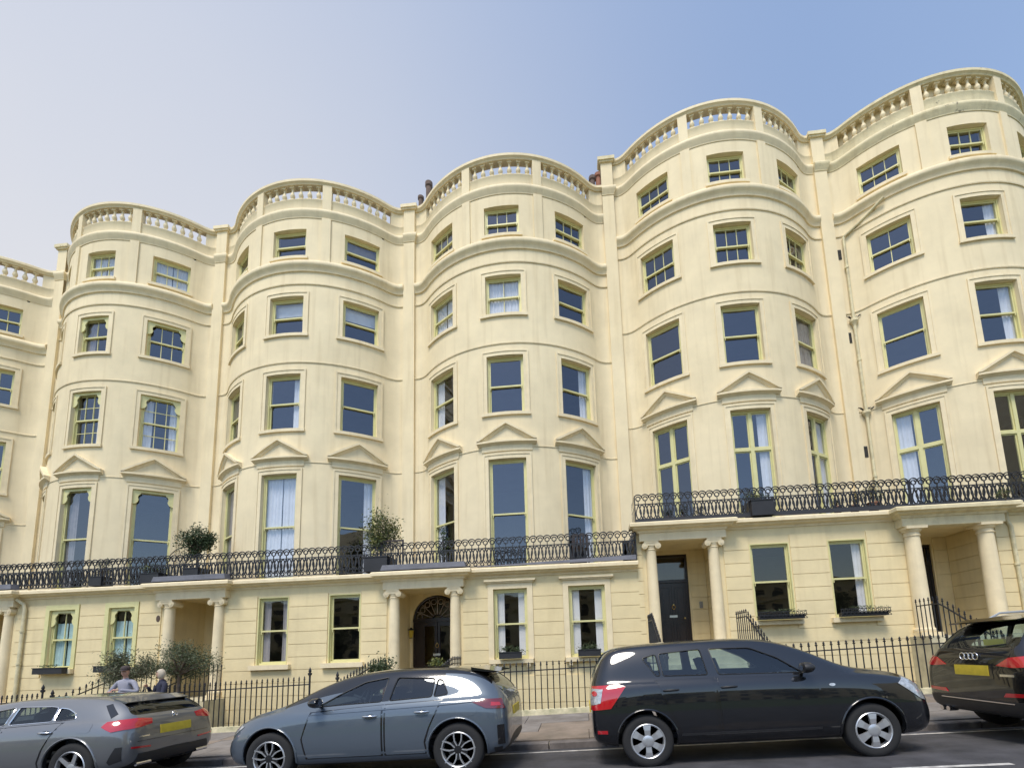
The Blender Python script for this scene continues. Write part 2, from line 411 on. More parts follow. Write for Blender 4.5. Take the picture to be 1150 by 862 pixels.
def big_cornice_mesh():
    b = MB(); path = front_path(inc_pil=False)
    prof = [(-0.03, 13.26), (0.05, 13.28), (0.06, 13.34), (0.08, 13.37), (0.10, 13.42), (0.14, 13.45), (0.16, 13.50), (0.165, 13.58), (0.14, 13.62), (0.06, 13.68), (-0.03, 13.69)]
    b.sweep(path, prof); return mesh_of(b, 'moulded_cornice', TRIM, 40)
def string_mesh(z, name, h=0.035, o=0.022):
    b = MB(); b.sweep(front_path(inc_pil=False), [(-0.02, z-h), (o, z-h), (o+0.008, z-h*0.3), (o*0.7, z), (-0.02, z+0.005)])
    return mesh_of(b, name, TRIM, 40)
def strips_meshes():
    out = []
    for c in (-17.8, 17.8):
        for nm, z0, z1, r0 in (('shallow_pilaster', 13.64, 15.385, RB-0.02), ('parapet_pier', 15.725, 16.70, RB-0.22)):
            b = MB(); arc_box(b, math.radians(c-2.1), math.radians(c+2.1), z0, z1, r0, RB+0.05)
            b.v = [(x+CX, y+CY, z) for x, y, z in b.v]; out.append((nm, mesh_of(b, nm, STUCCO, 0)))
    for s in (-1, 1):     # solid ends of the balustrade
        b = MB(); q = [(0.212 if s < 0 else 7.288, 0.1)]+fillet(s)[:5]
        b.sweep(q if s < 0 else q[::-1], [(-0.2, 16.151), (-0.012, 16.151), (-0.012, 16.699), (-0.2, 16.699)])
        out.append(('parapet_end', mesh_of(b, 'parapet_end', STUCCO, 0)))
    return out
def plinth_mesh():
    b = MB(); b.sweep(front_path(inc_pil=False), [(-0.2, 15.72), (-0.005, 15.72), (-0.005, 16.10), (0.01, 16.12), (0.01, 16.15), (-0.2, 16.15)])
    return mesh_of(b, 'parapet', STUCCO, 40)
def coping_mesh():
    b = MB(); b.sweep(front_path(inc_pil=False), [(-0.24, 16.70), (0.03, 16.70), (0.05, 16.75), (0.10, 16.78), (0.10, 16.87), (0.05, 16.91), (-0.24, 16.93)])
    return mesh_of(b, 'coping', TRIM, 40)
def baluster_mesh():
    b = MB(); z = 16.15
    b.box(-0.075, 0.075, -0.075, 0.075, 0, 0.06)
    b.lathe([(0.045, 0.06), (0.05, 0.085), (0.035, 0.10), (0.055, 0.14), (0.082, 0.20), (0.080, 0.25), (0.055, 0.32), (0.036, 0.39), (0.034, 0.43), (0.05, 0.45), (0.04, 0.47), (0.06, 0.495)], n=10)
    b.box(-0.08, 0.08, -0.08, 0.08, 0.495, 0.55)
    return mesh_of(b, 'baluster', TRIM, 40)
def surround_mesh(z0, z1, kind):
    """moulded band round an opening on the bow (z relative to the sill, theta = 0)"""
    b = MB(); h = z1-z0; a = 0.175/RB; e = 0.03/RB
    def band(t_in, w, zt, o0, o1, zb=0.0):
        arc_box(b, -t_in-w, -t_in, zb, zt, o0, o1); arc_box(b, t_in, t_in+w, zb, zt, o0, o1)
        arc_box(b, -t_in-w, t_in+w, zt, zt+w*RB, o0, o1)
    band(HW, 0.12/RB, h, RB-0.01, RB+0.018); band(HW+0.12/RB, 0.05/RB, h+0.12, RB-0.01, RB+0.036)
    return mesh_of(b, 'surround', TRIM, 30)
def sill_mesh(wide=0.19):
    b = MB(); t = HW+wide/RB
    arc_box(b, -t, t, -0.10, 0.0, RB-0.02, RB+0.065); arc_box(b, -HW+0.002, HW-0.002, -0.03, 0.022, RB-0.28, RB-0.021)
    return mesh_of(b, 'sill', TRIM, 30)
def pediment_mesh():
    b = MB(); T = math.radians(13.3); r0 = RB-0.02
    arc_box(b, -T*0.86, T*0.86, 6.27, 6.46, r0, RB+0.03)                        # frieze
    # base moulding
    def ring(prof, t0, t1, n=12):
        vs = []; k = len(prof)
        for i in range(n+1):
            t = t0+(t1-t0)*i/n
            for o, z in prof: vs.append(((RB+o)*math.sin(t), -(RB+o)*math.cos(t), z))
        fs = [(i*k+j, i*k+(j+1) % k, (i+1)*k+(j+1) % k, (i+1)*k+j) for i in range(n) for j in range(k)]
        fs += [tuple(range(k))[::-1], tuple(n*k+j for j in range(k))]
        b.add(vs, fs)
    ring([(-0.02, 6.46), (0.04, 6.46), (0.08, 6.50), (0.15, 6.52), (0.15, 6.58), (0.10, 6.60), (-0.02, 6.60)], -T, T)
    # raking mouldings
    ap = 7.16
    for s in (-1, 1):
        n = 10; vs = []; prof = [(-0.02, -0.13), (0.07, -0.13), (0.11, -0.06), (0.165, -0.05), (0.165, 0.03), (-0.02, 0.03)]; k = len(prof)
        for i in range(n+1):
            u = i/n; t = s*T*(1-u); zc = 6.60+(ap-6.60)*u
            for o, dz in prof:
                z = max(6.595, zc+dz) if u < 0.3 else zc+dz
                vs.append(((RB+o)*math.sin(t), -(RB+o)*math.cos(t), z))
        fs = [(i*k+j, i*k+(j+1) % k, (i+1)*k+(j+1) % k, (i+1)*k+j) for i in range(n) for j in range(k)]
        fs += [tuple(range(k))[::-1], tuple(n*k+j for j in range(k))]
        b.add(vs, fs)
    # tympanum
    vs = []; n = 12
    for i in range(n+1):
        t = -T*0.9+2*T*0.9*i/n; zt = 6.58+(ap-6.58)*(1-abs(t)/T)-0.05
        vs += [((RB+0.05)*math.sin(t), -(RB+0.05)*math.cos(t), 6.58), ((RB+0.05)*math.sin(t), -(RB+0.05)*math.cos(t), zt)]
    b.add(vs, [(2*i, 2*i+2, 2*i+3, 2*i+1) for i in range(n)])
    return mesh_of(b, 'pediment', TRIM, 30)

UW, RM, PM, PC = upper_wall_mesh(), rooms_mesh(), pilaster_mesh(), pil_cap_mesh()
UC, BC, SM, PLM, CPM, BAL = upper_cornice_mesh(), big_cornice_mesh(), strips_meshes(), plinth_mesh(), coping_mesh(), baluster_mesh()
STR1, STR2, STR3 = string_mesh(9.94, 'string_course', 0.05, 0.025), string_mesh(6.41, 'string_course', 0.03, 0.015), string_mesh(12.84, 'string_course', 0.05, 0.03)
SUR = {k: surround_mesh(*v, k) for k, v in STOREYS.items() if k != 'top'}
SILL, PED = sill_mesh(), pediment_mesh()
SILLT = sill_mesh(0.09)

# -- windows: frame, sashes, glazing bars, panes, curtains
WCACHE = {}
def window_meshes(w, h, style):
    key = (round(w, 3), round(h, 3), style)
    if key in WCACHE: return WCACHE[key]
    f = MB(); g = MB(); x0, x1 = -w/2, w/2
    e = 0.055
    f.box(x0, x0+e, 0, 0.13, 0, h); f.box(x1-e, x1, 0, 0.13, 0, h); f.box(x0+e, x1-e, 0, 0.13, h-e*1.25, h); f.box(x0+e, x1-e, -0.01, 0.13, 0, e)
    a0, a1, b0, b1 = x0+e, x1-e, e, h-e*1.25
    def sash(xa, xb, za, zb, y, cols, rows, st=0.04, bar=0.022, rowpos=None):
        f.box(xa, xa+st, y, y+0.04, za, zb); f.box(xb-st, xb, y, y+0.04, za, zb)
        f.box(xa+st, xb-st, y, y+0.04, za, za+st); f.box(xa+st, xb-st, y, y+0.04, zb-st, zb)
        for c in range(1, cols): x = xa+st+(xb-xa-2*st)*c/cols; f.box(x-bar/2, x+bar/2, y+0.004, y+0.036, za+st, zb-st)
        for r in (rowpos or [k/rows for k in range(1, rows)]):
            z = za+st+(zb-za-2*st)*r; f.box(xa+st, xb-st, y+0.008, y+0.032, z-bar/2, z+bar/2)
        g.poly([(xa+st*.5, y+0.02, za+st*.5), (xb-st*.5, y+0.02, za+st*.5), (xb-st*.5, y+0.02, zb-st*.5), (xa+st*.5, y+0.02, zb-st*.5)])
    m = (b0+b1)/2
    if style == 'french':
        tz = b0+(b1-b0)*0.655; xm = 0
        f.box(-0.05, 0.05, 0.005, 0.1, b0, b1); f.box(a0, -0.05, 0.005, 0.1, tz-0.045, tz+0.045); f.box(0.05, a1, 0.005, 0.1, tz-0.045, tz+0.045)
        f.box(a0, a1, 0.0, 0.11, b0-0.002, b0+0.22)
        for xa, xb in ((a0, -0.05), (0.05, a1)):
            sash(xa, xb, b0+0.22, tz-0.045, 0.04, 1, 1, 0.035); sash(xa, xb, tz+0.045, b1, 0.04, 1, 1, 0.035)
    else:
        if style == '3x4': cu, ru, cl, rl = 3, 2, 3, 2
        else: cu, ru = style; cl, rl = cu, ru
        sash(a0, a1, m-0.02, b1, 0.02, cu, ru); sash(a0, a1, b0, m+0.02, 0.065, cl, rl)
        f.box(a0, a1, 0.015, 0.03, m-0.025, m+0.025)
        for sx in (-1, 1): f.box(sx*(w/2-e-0.035)-0.012, sx*(w/2-e-0.035)+0.012, 0.0, 0.02, m-0.10, m-0.02)   # sash horns
    r = (mesh_of(f, 'frame', JOIN, 0), mesh_of(g, 'pane', PANE, 0), mesh_of(g, 'pane', PANED, 0))
    WCACHE[key] = r; return r
def curtain(w, h, kind, parent, col=CURT):
    def cloth(x0, x1, z0, z1, y=0.13, amp=0.014, k=1.0):
        b = MB(); n = max(6, int((x1-x0)/0.02)); vs = []
        for i in range(n+1):
            x = x0+(x1-x0)*i/n; yy = y+amp*math.sin(x*55*k+z0)+amp*0.5*math.sin(x*23+1)
            vs += [(x, yy, z0), (x+0.01*math.sin(x*40), yy*1.03, (z0+z1)/2), (x, yy, z1)]
        fs = [(3*i+j, 3*i+3+j, 3*i+4+j, 3*i+1+j) for i in range(n) for j in (0, 1)]
        b.add(vs, fs); return b.build('curtain', col, parent, smooth=180, weld=False)
    a = w/2-0.05
    if kind == 'full': cloth(-a, -0.01, 0.05, h-0.05); cloth(0.01, a, 0.05, h-0.05)
    elif kind == 'L': cloth(-a, -a+0.34*w, 0.05, h-0.05)
    elif kind == 'R': cloth(a-0.25*w, a, 0.05, h-0.05)
    elif kind == 'LR': cloth(-a, -a+0.24*w, 0.05, h-0.05); cloth(a-0.24*w, a, 0.05, h-0.05)
    elif kind == 'half': cloth(-a, -0.01, 0.05, h*0.78); cloth(0.01, a, 0.05, h*0.78)
    elif kind == 'blind':
        b = MB(); b.box(-a, a, 0.17, 0.175, h*0.62, h-0.05); b.build('blind', col, parent, smooth=0)
    elif kind == 'shutters':
        b = MB()
        for s in (-1, 1):
            xa, xb = sorted((s*a, s*(a-0.24*w))); 
            for k in range(2): 
                z0, z1 = 0.06+k*(h-0.1)/2, 0.04+(k+1)*(h-0.1)/2
                b.box(xa, xb, 0.125, 0.15, z0, z1); b.box(xa+0.05, xb-0.05, 0.118, 0.125, z0+0.06, z1-0.06)
        b.build('shutter', SHUT, parent, smooth=0)
def put_window(parent, loc, rz, w, h, style, cur=None, col=None, gf=False):
    fm, pm_, pg = window_meshes(w, h, style)
    o = link('window', fm, parent, loc); o.rotation_euler = (0, 0, rz)
    p = link('pane', pg if gf else pm_, o)
    p.rotation_euler = (random.uniform(-0.004, 0.004), 0, random.uniform(-0.006, 0.006))
    if cur: curtain(w, h, cur, o, col or CURT)
    return o

def ogee_box(parent, loc, rz, w, h):
    """scalloped blind-box boards in the upper corners of an opening"""
    b = MB()
    for s in (-1, 1):
        pts = [(s*w/2, 0, h), (s*(w/2-0.24), 0, h), (s*(w/2-0.24), 0, h-0.13)]
        for k in range(9): a = k/8*PI; pts.append((s*(w/2-0.24+0.05*math.sin(a)+0.06*k/8), 0, h-0.13-0.20*k/8))
        for k in range(9): a = k/8*PI/2; pts.append((s*(w/2-0.18+0.17*(1-math.cos(a))), 0, h-0.33-0.18*math.sin(a)))
        pts = [p for i, p in enumerate(pts) if i == 0 or (Vector(p)-Vector(pts[i-1])).length > 1e-4]
        b.prism(pts, (0, 0.03, 0))
    b.box(-w/2+0.24, w/2-0.24, 0.0, 0.03, h-0.09, h)
    o = b.build('blind_box', JOIN, parent, loc, smooth=0); o.rotation_euler = (0, 0, rz); return o

def column(parent, x, y, zf, zt, r, ionic=True, name='column'):
    b = MB(); H = zt-zf
    b.box(x-r*1.3, x+r*1.3, y-r*1.3, y+r*1.3, zf, zf+0.10)
    prof = [(r*1.22, zf+0.10), (r*1.28, zf+0.14), (r*1.22, zf+0.19), (r*1.05, zf+0.21), (r*1.0, zf+0.27)]
    for k in range(9): u = k/8; prof.append((r*(1-0.14*u**1.6), zf+0.27+(H-0.27-0.26)*u))
    if ionic:
        prof += [(r*0.95, zt-0.25), (r*0.95, zt-0.23), (r*0.88, zt-0.215), (r*1.0, zt-0.16), (r*1.05, zt-0.10)]
        b.lathe(prof, x, y, 20)
        b.box(x-r*1.22, x+r*1.22, y-r*1.15, y+r*1.15, zt-0.055, zt)
        b.box(x-r*1.0, x+r*1.0, y-r*1.08, y+r*1.08, zt-0.13, zt-0.055)
        for sx in (-1, 1):
            cx_ = x+sx*r*1.12
            for (ra, ya) in ((0.085, r*1.16), (0.058, r*1.21), (0.03, r*1.27)):
                n = 16; vs = []
                for yy in (y-ya, y+ya):
                    for k in range(n): a = 2*PI*k/n; vs.append((cx_+ra*math.cos(a), yy, zt-0.135+ra*math.sin(a)))
                b.add(vs, [tuple(range(n)), tuple(range(n, 2*n))[::-1]]+[(k, n+k, n+(k+1) % n, (k+1) % n) for k in range(n)])
    else:
        prof += [(r*0.98, zt-0.25), (r*0.98, zt-0.22), (r*0.88, zt-0.21), (r*0.88, zt-0.14), (r*1.05, zt-0.13), (r*1.2, zt-0.07)]
        b.lathe(prof, x, y, 20); b.box(x-r*1.3, x+r*1.3, y-r*1.3, y+r*1.3, zt-0.07, zt)
    return b.build(name, TRIM, parent, (0, 0, -ZB), smooth=35)

GY = 13.6-DP                      # ground-floor wall plane, house-local
def ground_floor(hs, P, sc, step, spec):
    PJ_ = spec.get('pj', 0.20)
    lx = lambda X: (X-P)/sc
    b = MB(); zt = 2.25; pave = pave_at(P+3.7, RAILY)-step
    xa, xb = lx(spec['porch'][0])+0.0, lx(spec['porch'][1])
    wins = [(lx(a), lx(c)) for a, c in spec['wins']]; wz0, wz1 = spec['wz']
    left0 = 0.0
    xs = sorted(set([left0, 7.5]+[v for w in wins for v in w]+[max(left0, xa), xb]))
    zs = sorted(set([ZB, wz0, wz1, 2.02, zt]))
    zf = spec['floor']-step
    for i in range(len(xs)-1):
        for j in range(len(zs)-1):
            xm, zm = (xs[i]+xs[i+1])/2, (zs[j]+zs[j+1])/2
            if any(u < xm < v for u, v in wins) and wz0 < zm < wz1: continue
            if xa < xm < xb and zm < 2.02: continue
            b.poly([(xs[i], GY, zs[j]), (xs[i+1], GY, zs[j]), (xs[i+1], GY, zs[j+1]), (xs[i], GY, zs[j+1])])
    for u, v in wins:
        d = 0.24
        for x in (u, v): b.poly([(x, GY, wz0), (x, GY+d, wz0), (x, GY+d, wz1), (x, GY, wz1)])
        for z in (wz0, wz1): b.poly([(u, GY, z), (v, GY, z), (v, GY+d, z), (u, GY+d, z)])
    # porch recess
    yb = -0.42; x0 = max(0.02, xa)+0.12; x1 = xb-0.12
    dx0, dx1 = [lx(v) for v in spec['door']]; dz1 = spec['dtop']
    for x, xw in ((x0, max(0.0, xa)), (x1, xb)):
        b.poly([(x, GY, ZB), (x, yb, ZB), (x, yb, 2.02), (x, GY, 2.02)]); b.poly([(xw, GY, ZB), (x, GY, ZB), (x, GY, 2.02), (xw, GY, 2.02)])
    b.poly([(x0, GY, 2.02), (x1, GY, 2.02), (x1, yb, 2.02), (x0, yb, 2.02)])
    arch = spec.get('arch')
    if arch:
        cx_, rz_ = (dx0+dx1)/2, (dx1-dx0)/2; zs_ = dz1-rz_*sc
        n = 16; cur = [(cx_-rz_*math.cos(PI*k/n), zs_+rz_*sc*math.sin(PI*k/n)) for k in range(n+1)]
        b.poly([(x0, yb, zf), (dx0, yb, zf), (dx0, yb, zs_), (x0, yb, zs_)]); b.poly([(dx1, yb, zf), (x1, yb, zf), (x1, yb, zs_), (dx1, yb, zs_)])
        for (p, q) in zip(cur, cur[1:]):
            b.poly([(p[0], yb, p[1]), (q[0], yb, q[1]), (q[0], yb, 2.02), (p[0], yb, 2.02)])
            b.poly([(p[0], yb, p[1]), (q[0], yb, q[1]), (q[0], yb+0.2, q[1]), (p[0], yb+0.2, p[1])])
        b.poly([(x0, yb, zs_), (dx0, yb, zs_), (dx0, yb, 2.02), (x0, yb, 2.02)]); b.poly([(dx1, yb, zs_), (x1, yb, zs_), (x1, yb, 2.02), (dx1, yb, 2.02)])
        for x in (dx0, dx1): b.poly([(x, yb, zf), (x, yb+0.2, zf), (x, yb+0.2, zs_), (x, yb, zs_)])
    else:
        b.poly([(x0, yb, zf), (dx0, yb, zf), (dx0, yb, 2.02), (x0, yb, 2.02)]); b.poly([(dx1, yb, zf), (x1, yb, zf), (x1, yb, 2.02), (dx1, yb, 2.02)])
        b.poly([(dx0, yb, dz1), (dx1, yb, dz1), (dx1, yb, 2.02), (dx0, yb, 2.02)])
        for x in (dx0, dx1): b.poly([(x, yb, zf), (x, yb+0.12, zf), (x, yb+0.12, dz1), (x, yb, dz1)])
    # rusticated courses laid over the wall, split round the openings
    ch = 0.37; z = zt-0.27
    while z > pave-0.6:
        zlo = max(z-ch, ZB); z1_, z0_ = z-0.007, zlo+0.007
        segs = [(xb+0.005 if False else max(xb, 0)+0.0, 7.5)]
        if xa > 0.1: segs.append((0.0, xa))
        blocks = [(u-spec['mw']/sc, v+spec['mw']/sc) for u, v in wins] if (z0_ < wz1+spec['mtop'] and z1_ > wz0-spec.get('mbot', 0.12)) else []
        out = []
        for a, c in segs:
            cuts = [a]
            for u, v in blocks:
                if u > a and v < c+0.01: cuts += [u, v]
            cuts.append(c)
            for k in range(0, len(cuts), 2):
                if cuts[k+1]-cuts[k] > 0.03: out.append((cuts[k], cuts[k+1]))
        for a, c in out: b.box(a, c, GY-0.028, GY-0.0005, z0_, z1_)
        # inside the porch (side walls)
        if z0_ > zf and spec.get('rust', True):
            for x, s in ((x1, -1),): b.box(min(x, x+s*0.02), max(x, x+s*0.02)-0.0005, GY+0.02, yb-0.02, z0_, z1_)
            if dx1 < x1-0.1: b.box(dx1+0.05, x1-0.03, yb-0.02, yb-0.0005, z0_, z1_)
        z -= ch
    b.build('ground_floor_wall', GFST, hs, (0, 0, -ZB), smooth=0)
    # rooms behind the ground floor windows
    r = MB(); r.box(xb+0.1, 7.4, GY+0.26, 2.5, ZB+0.2, 2.2)
    # leave the front of the box open at the windows: build as five faces
    r = MB()
    for q in ([(xb, GY+0.25, 2.2), (7.45, GY+0.25, 2.2), (7.45, 2.5, 2.2), (xb, 2.5, 2.2)], [(xb, GY+0.02, -1.0), (7.45, GY+0.02, -1.0), (7.45, 2.5, -1.0), (xb, 2.5, -1.0)],
              [(xb, 2.5, -1), (7.45, 2.5, -1), (7.45, 2.5, 2.2), (xb, 2.5, 2.2)], [(xb-0.02, GY+0.02, -1), (xb-0.02, 2.5, -1), (xb-0.02, 2.5, 2.2), (xb-0.02, GY+0.02, 2.2)],
              [(7.45, GY+0.02, -1), (7.45, 2.5, -1), (7.45, 2.5, 2.2), (7.45, GY+0.02, 2.2)]): r.poly(q)
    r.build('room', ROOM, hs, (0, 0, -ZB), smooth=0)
    # entablature and porch head
    e = MB()
    pa, pb = xa-0.06, xb+0.06
    e.box(pa, pb, GY-PJ_, GY+0.01, 1.97, 2.253)
    e.box(max(pa, x0-0.1), pb, GY+0.0105, GY+0.02, 1.98, 2.03)
    if pa < 0: pass
    prof = [(-0.02, 2.20), (0.03, 2.20), (0.05, 2.25), (0.16, 2.29), (0.18, 2.33), (0.27, 2.345), (0.27, 2.43), (0.24, 2.46), (0.0, 2.50), (-0.02, 2.50)]
    path = [(0, GY), (pa-0.001, GY), (pa, GY-PJ_), (pb, GY-PJ_), (pb+0.001, GY), (7.5, GY)] if pa > 0.15 else [(pa-0.001, GY), (pa, GY-PJ_), (pb, GY-PJ_), (pb+0.001, GY), (7.5, GY)]
    if pa <= 0.15: e.sweep(path, prof)
    else: e.sweep(path, prof)
    e.build('porch_head', TRIM if not spec.get('stain') else STAIN, hs, (0, 0, -ZB), smooth=30)
    d_ = MB(); d_.box(0.0, 7.5, GY-0.02, 0.35, 2.255, 2.50); d_.box(pa, pb, GY-PJ_-0.04, GY-0.02, 2.255, 2.50)
    d_.build('balcony_floor', LEAD, hs, (0, 0, -ZB), smooth=0)
    # lead upstand over the porch
    u = MB(); ua, ub = pa+0.0, pb+0.12
    if spec.get('lead'):
        u.add([(ua, GY-0.40, 2.503), (ub, GY-0.40, 2.503), (ub, GY-0.16, 2.503), (ua, GY-0.16, 2.503), (ua+0.05, GY-0.38, 2.66), (ub-0.05, GY-0.38, 2.66), (ub-0.05, GY-0.16, 2.67), (ua+0.05, GY-0.16, 2.67)],
              [(0,1,5,4), (1,2,6,5), (2,3,7,6), (3,0,4,7), (4,5,6,7)])
        u.build('lead_upstand', LEAD, hs, (0, 0, -ZB), smooth=0)
    # columns
    for X in spec['cols']: column(hs, lx(X), GY-PJ_+0.20, zf, 1.97, spec.get('cr', 0.165), spec.get('ionic', True))
    # steps and landing
    st = MB(); x0s, x1s = xa-0.08, xb+0.08
    st.box(x0s, x1s, GY-0.75, yb, ZB, zf)
    pv = pave_at(P+1, RAILY)-step; n = max(1, round((zf-pv)/0.165)); rise = (zf-pv)/n; yy = GY-0.75
    tr = 0.30
    for k in range(1, n): st.box(x0s, x1s, yy-tr, yy-0.0005, ZB, zf-rise*k); yy -= tr
    if yy > RAILY-DP+0.05: st.box(x0s, x1s, RAILY-DP, yy-0.0005, ZB, pv+0.02)
    st.build('entrance_steps', mat('step_stone', (0.58, 0.52, 0.36), 0.8, var=0.3, scale=3, bump=0.3), hs, (0, 0, -ZB), smooth=0)
    # windows
    for k, (u0, v0) in enumerate(wins):
        w = (v0-u0); h = wz1-wz0
        o = put_window(hs, ((u0+v0)/2, GY+0.06, wz0-ZB), 0, w, h, spec['gs'], spec['gc'][k], spec.get('gcol'), gf=True)
        s_ = MB(); sd_ = spec.get('sillz', 0.14)
        s_.box(u0-0.14, v0+0.14, GY-0.15, GY+0.09, wz0-sd_, wz0-0.002)
        if spec.get('deepsill'):
            for xx in (u0+0.0, v0-0.0): s_.prism([(xx-0.05, GY-0.03, wz0-sd_), (xx-0.05, GY-0.14, wz0-sd_), (xx-0.05, GY-0.12, wz0-sd_-0.10), (xx-0.05, GY-0.05, wz0-sd_-0.16), (xx-0.05, GY-0.03, wz0-sd_-0.26)], (0.1, 0, 0))
        s_.build('sill', TRIM, hs, (0, 0, -ZB), smooth=0)
        m = MB(); kind = spec['surr']
        if kind == 'moulded':
            for a, c in ((u0-0.16, u0), (v0, v0+0.16)): m.box(a, c, GY-0.05, GY-0.001, wz0-0.002, wz1)
            m.box(u0-0.16, v0+0.16, GY-0.05, GY-0.001, wz1, wz1+0.17); m.box(u0-0.20, v0+0.20, GY-0.10, GY-0.001, wz1+0.17, wz1+0.21); m.box(u0-0.25, v0+0.25, GY-0.14, GY-0.001, wz1+0.21, wz1+0.27)
            m.build('surround', TRIM, hs, (0, 0, -ZB), smooth=0)
        elif kind == 'ogee':
            for a, c in ((u0-0.14, u0), (v0, v0+0.14)): m.box(a, c, GY-0.05, GY-0.001, wz0-0.002, wz1)
            m.box(u0-0.14, v0+0.14, GY-0.05, GY-0.001, wz1, wz1+0.16)
            m.build('surround', JOIN, hs, (0, 0, -ZB), smooth=0); ogee_box(hs, ((u0+v0)/2, GY+0.02, wz0-ZB), 0, w, h)
        else:
            m.box(u0-0.0, u0+0.03, GY-0.01, GY+0.085, wz0, wz1); m.box(v0-0.03, v0, GY-0.01, GY+0.085, wz0, wz1); m.box(u0+0.03, v0-0.03, GY-0.01, GY+0.085, wz1-0.03, wz1)
            m.build('surround', JOIN, hs, (0, 0, -ZB), smooth=0)
    door(hs, spec, dx0, dx1, zf, dz1, yb, sc)

def door(hs, spec, x0, x1, zf, zt, yb, sc):
    d = MB(); kind = spec['dkind']; y = yb+0.08
    tz = zf+2.12; e = 0.07
    g = MB()
    if kind == 'arch':
        cx_ = (x0+x1)/2; r = (x1-x0)/2; zs_ = zt-r*sc; tz = zs_
        d.box(x0, x0+e, y-0.02, y+0.08, zf, zs_); d.box(x1-e, x1, y-0.02, y+0.08, zf, zs_)
        d.box(x0, x1, y-0.05, y+0.06, zs_-0.06, zs_+0.05)
        # fanlight: rim, hub and radiating bars
        n = 20; fl_ = MB(); rim = [(cx_-(r-0.03)*math.cos(PI*k/n), y, zs_+(r-0.03)*sc*math.sin(PI*k/n)) for k in range(n+1)]; d.tube(rim, 0.04, 6)
        d.tube([(cx_-0.16*math.cos(PI*k/10), y, zs_+0.16*math.sin(PI*k/10)) for k in range(11)], 0.02, 5)
        for k in range(1, 8):
            a = PI*k/8; fl_.tube([(cx_-0.16*math.cos(a), y, zs_+0.16*math.sin(a)), (cx_-(r-0.05)*math.cos(a), y, zs_+(r-0.05)*sc*math.sin(a))], 0.012, 4)
        for k in range(8):
            a = PI*(k+0.5)/8; m_ = r*0.74; fl_.tube([(cx_-m_*math.cos(a)+0.085*math.cos(t), y-0.01, zs_+m_*sc*math.sin(a)+0.085*math.sin(t)) for t in [2*PI*q/10 for q in range(10)]], 0.012, 4, closed=True)
        fl_.build('fanlight_tracery', mat('pale_tracery', (0.34, 0.27, 0.22), 0.5), hs, (0, 0, -ZB), smooth=40)
        g.add([(cx_, y+0.03, zs_)]+[(p[0], y+0.03, p[2]) for p in rim], [(0, k+1, k+2) for k in range(n)])
        # double doors with side panes
        d.box(x0+e, x0+0.30, y, y+0.05, zf, zs_-0.06); d.box(x1-0.30, x1-e, y, y+0.05, zf, zs_-0.06)
        for xa, xb in ((x0+0.30, cx_-0.01), (cx_+0.01, x1-0.30)):
            d.box(xa, xb, y-0.01, y+0.04, zf, zf+0.75); d.box(xa, xa+0.08, y-0.01, y+0.04, zf+0.75, zs_-0.06); d.box(xb-0.08, xb, y-0.01, y+0.04, zf+0.75, zs_-0.06); d.box(xa+0.08, xb-0.08, y-0.01, y+0.04, zs_-0.2, zs_-0.06)
            d.box(xa+0.07, xb-0.07, y-0.025, y-0.01, zf+0.15, zf+0.62)
            g.poly([(xa+0.07, y+0.02, zf+0.7), (xb-0.07, y+0.02, zf+0.7), (xb-0.07, y+0.02, zs_-0.18), (xa+0.07, y+0.02, zs_-0.18)])
    else:
        d.box(x0, x0+e, y-0.02, y+0.08, zf, zt); d.box(x1-e, x1, y-0.02, y+0.08, zf, zt); d.box(x0+e, x1-e, y-0.02, y+0.08, zt-e, zt)
        d.box(x0+e, x1-e, y-0.04, y+0.06, tz, tz+0.09)
        g.poly([(x0+e, y+0.02, tz+0.09), (x1-e, y+0.02, tz+0.09), (x1-e, y+0.02, zt-e), (x0+e, y+0.02, zt-e)])
        cx_ = (x0+x1)/2
        d.box(x0+e, x1-e, y+0.01, y+0.05, zf, tz)
        d.box(cx_-0.025, cx_+0.025, y-0.012, y+0.0095, zf+0.03, tz-0.03)
        w2 = (x1-x0)/2-e
        for s in (-1, 1):
            xc = cx_+s*w2*0.52
            for za, zb in ((zf+0.18, zf+0.85), (zf+1.0, tz-0.16)):
                xa, xb = xc-w2*0.30, xc+w2*0.30
                for q in ((xa-0.03, xa, za-0.03, zb+0.03), (xb, xb+0.03, za-0.03, zb+0.03), (xa, xb, za-0.03, za), (xa, xb, zb, zb+0.03)): d.box(q[0], q[1], y-0.012, y+0.0095, q[2], q[3])
                d.box(xa+0.05, xb-0.05, y-0.006, y+0.0095, za+0.06, zb-0.06)
    dr = d.build('door', DOORM if kind != 'black' else DOORB, hs, (0, 0, -ZB), smooth=20)
    g.build('pane', PANED, dr, smooth=0)
    h = MB(); h.M = Matrix.Translation((cx_, y-0.03, zf+1.05))
    h.box(-0.14, 0.10, -0.006, 0.012, -0.02, 0.05)
    h.build('letter_plate', mat('pale_metal', (0.6, 0.58, 0.52), 0.35, 0.8), dr, smooth=0)
    k = MB(); k.M = Matrix.Translation((cx_, y-0.03, zf+1.35)); k.tube([(0.05*math.cos(t), -0.02, 0.06*math.sin(t)) for t in [2*PI*q/12 for q in range(12)]], 0.009, 6, closed=True); k.box(-0.02, 0.02, -0.02, 0.015, 0.05, 0.09)
    k.build('knocker', BRASS, dr)
    kb = MB(); kb.M = Matrix.Translation((x1-e-0.12, y-0.03, zf+1.0)) @ Matrix.Rotation(PI/2, 4, 'X'); kb.lathe([(0.012, -0.02), (0.012, 0.02), (0.03, 0.03), (0.032, 0.045), (0.02, 0.058)], n=12)
    kb.build('handle', BRASS, dr)

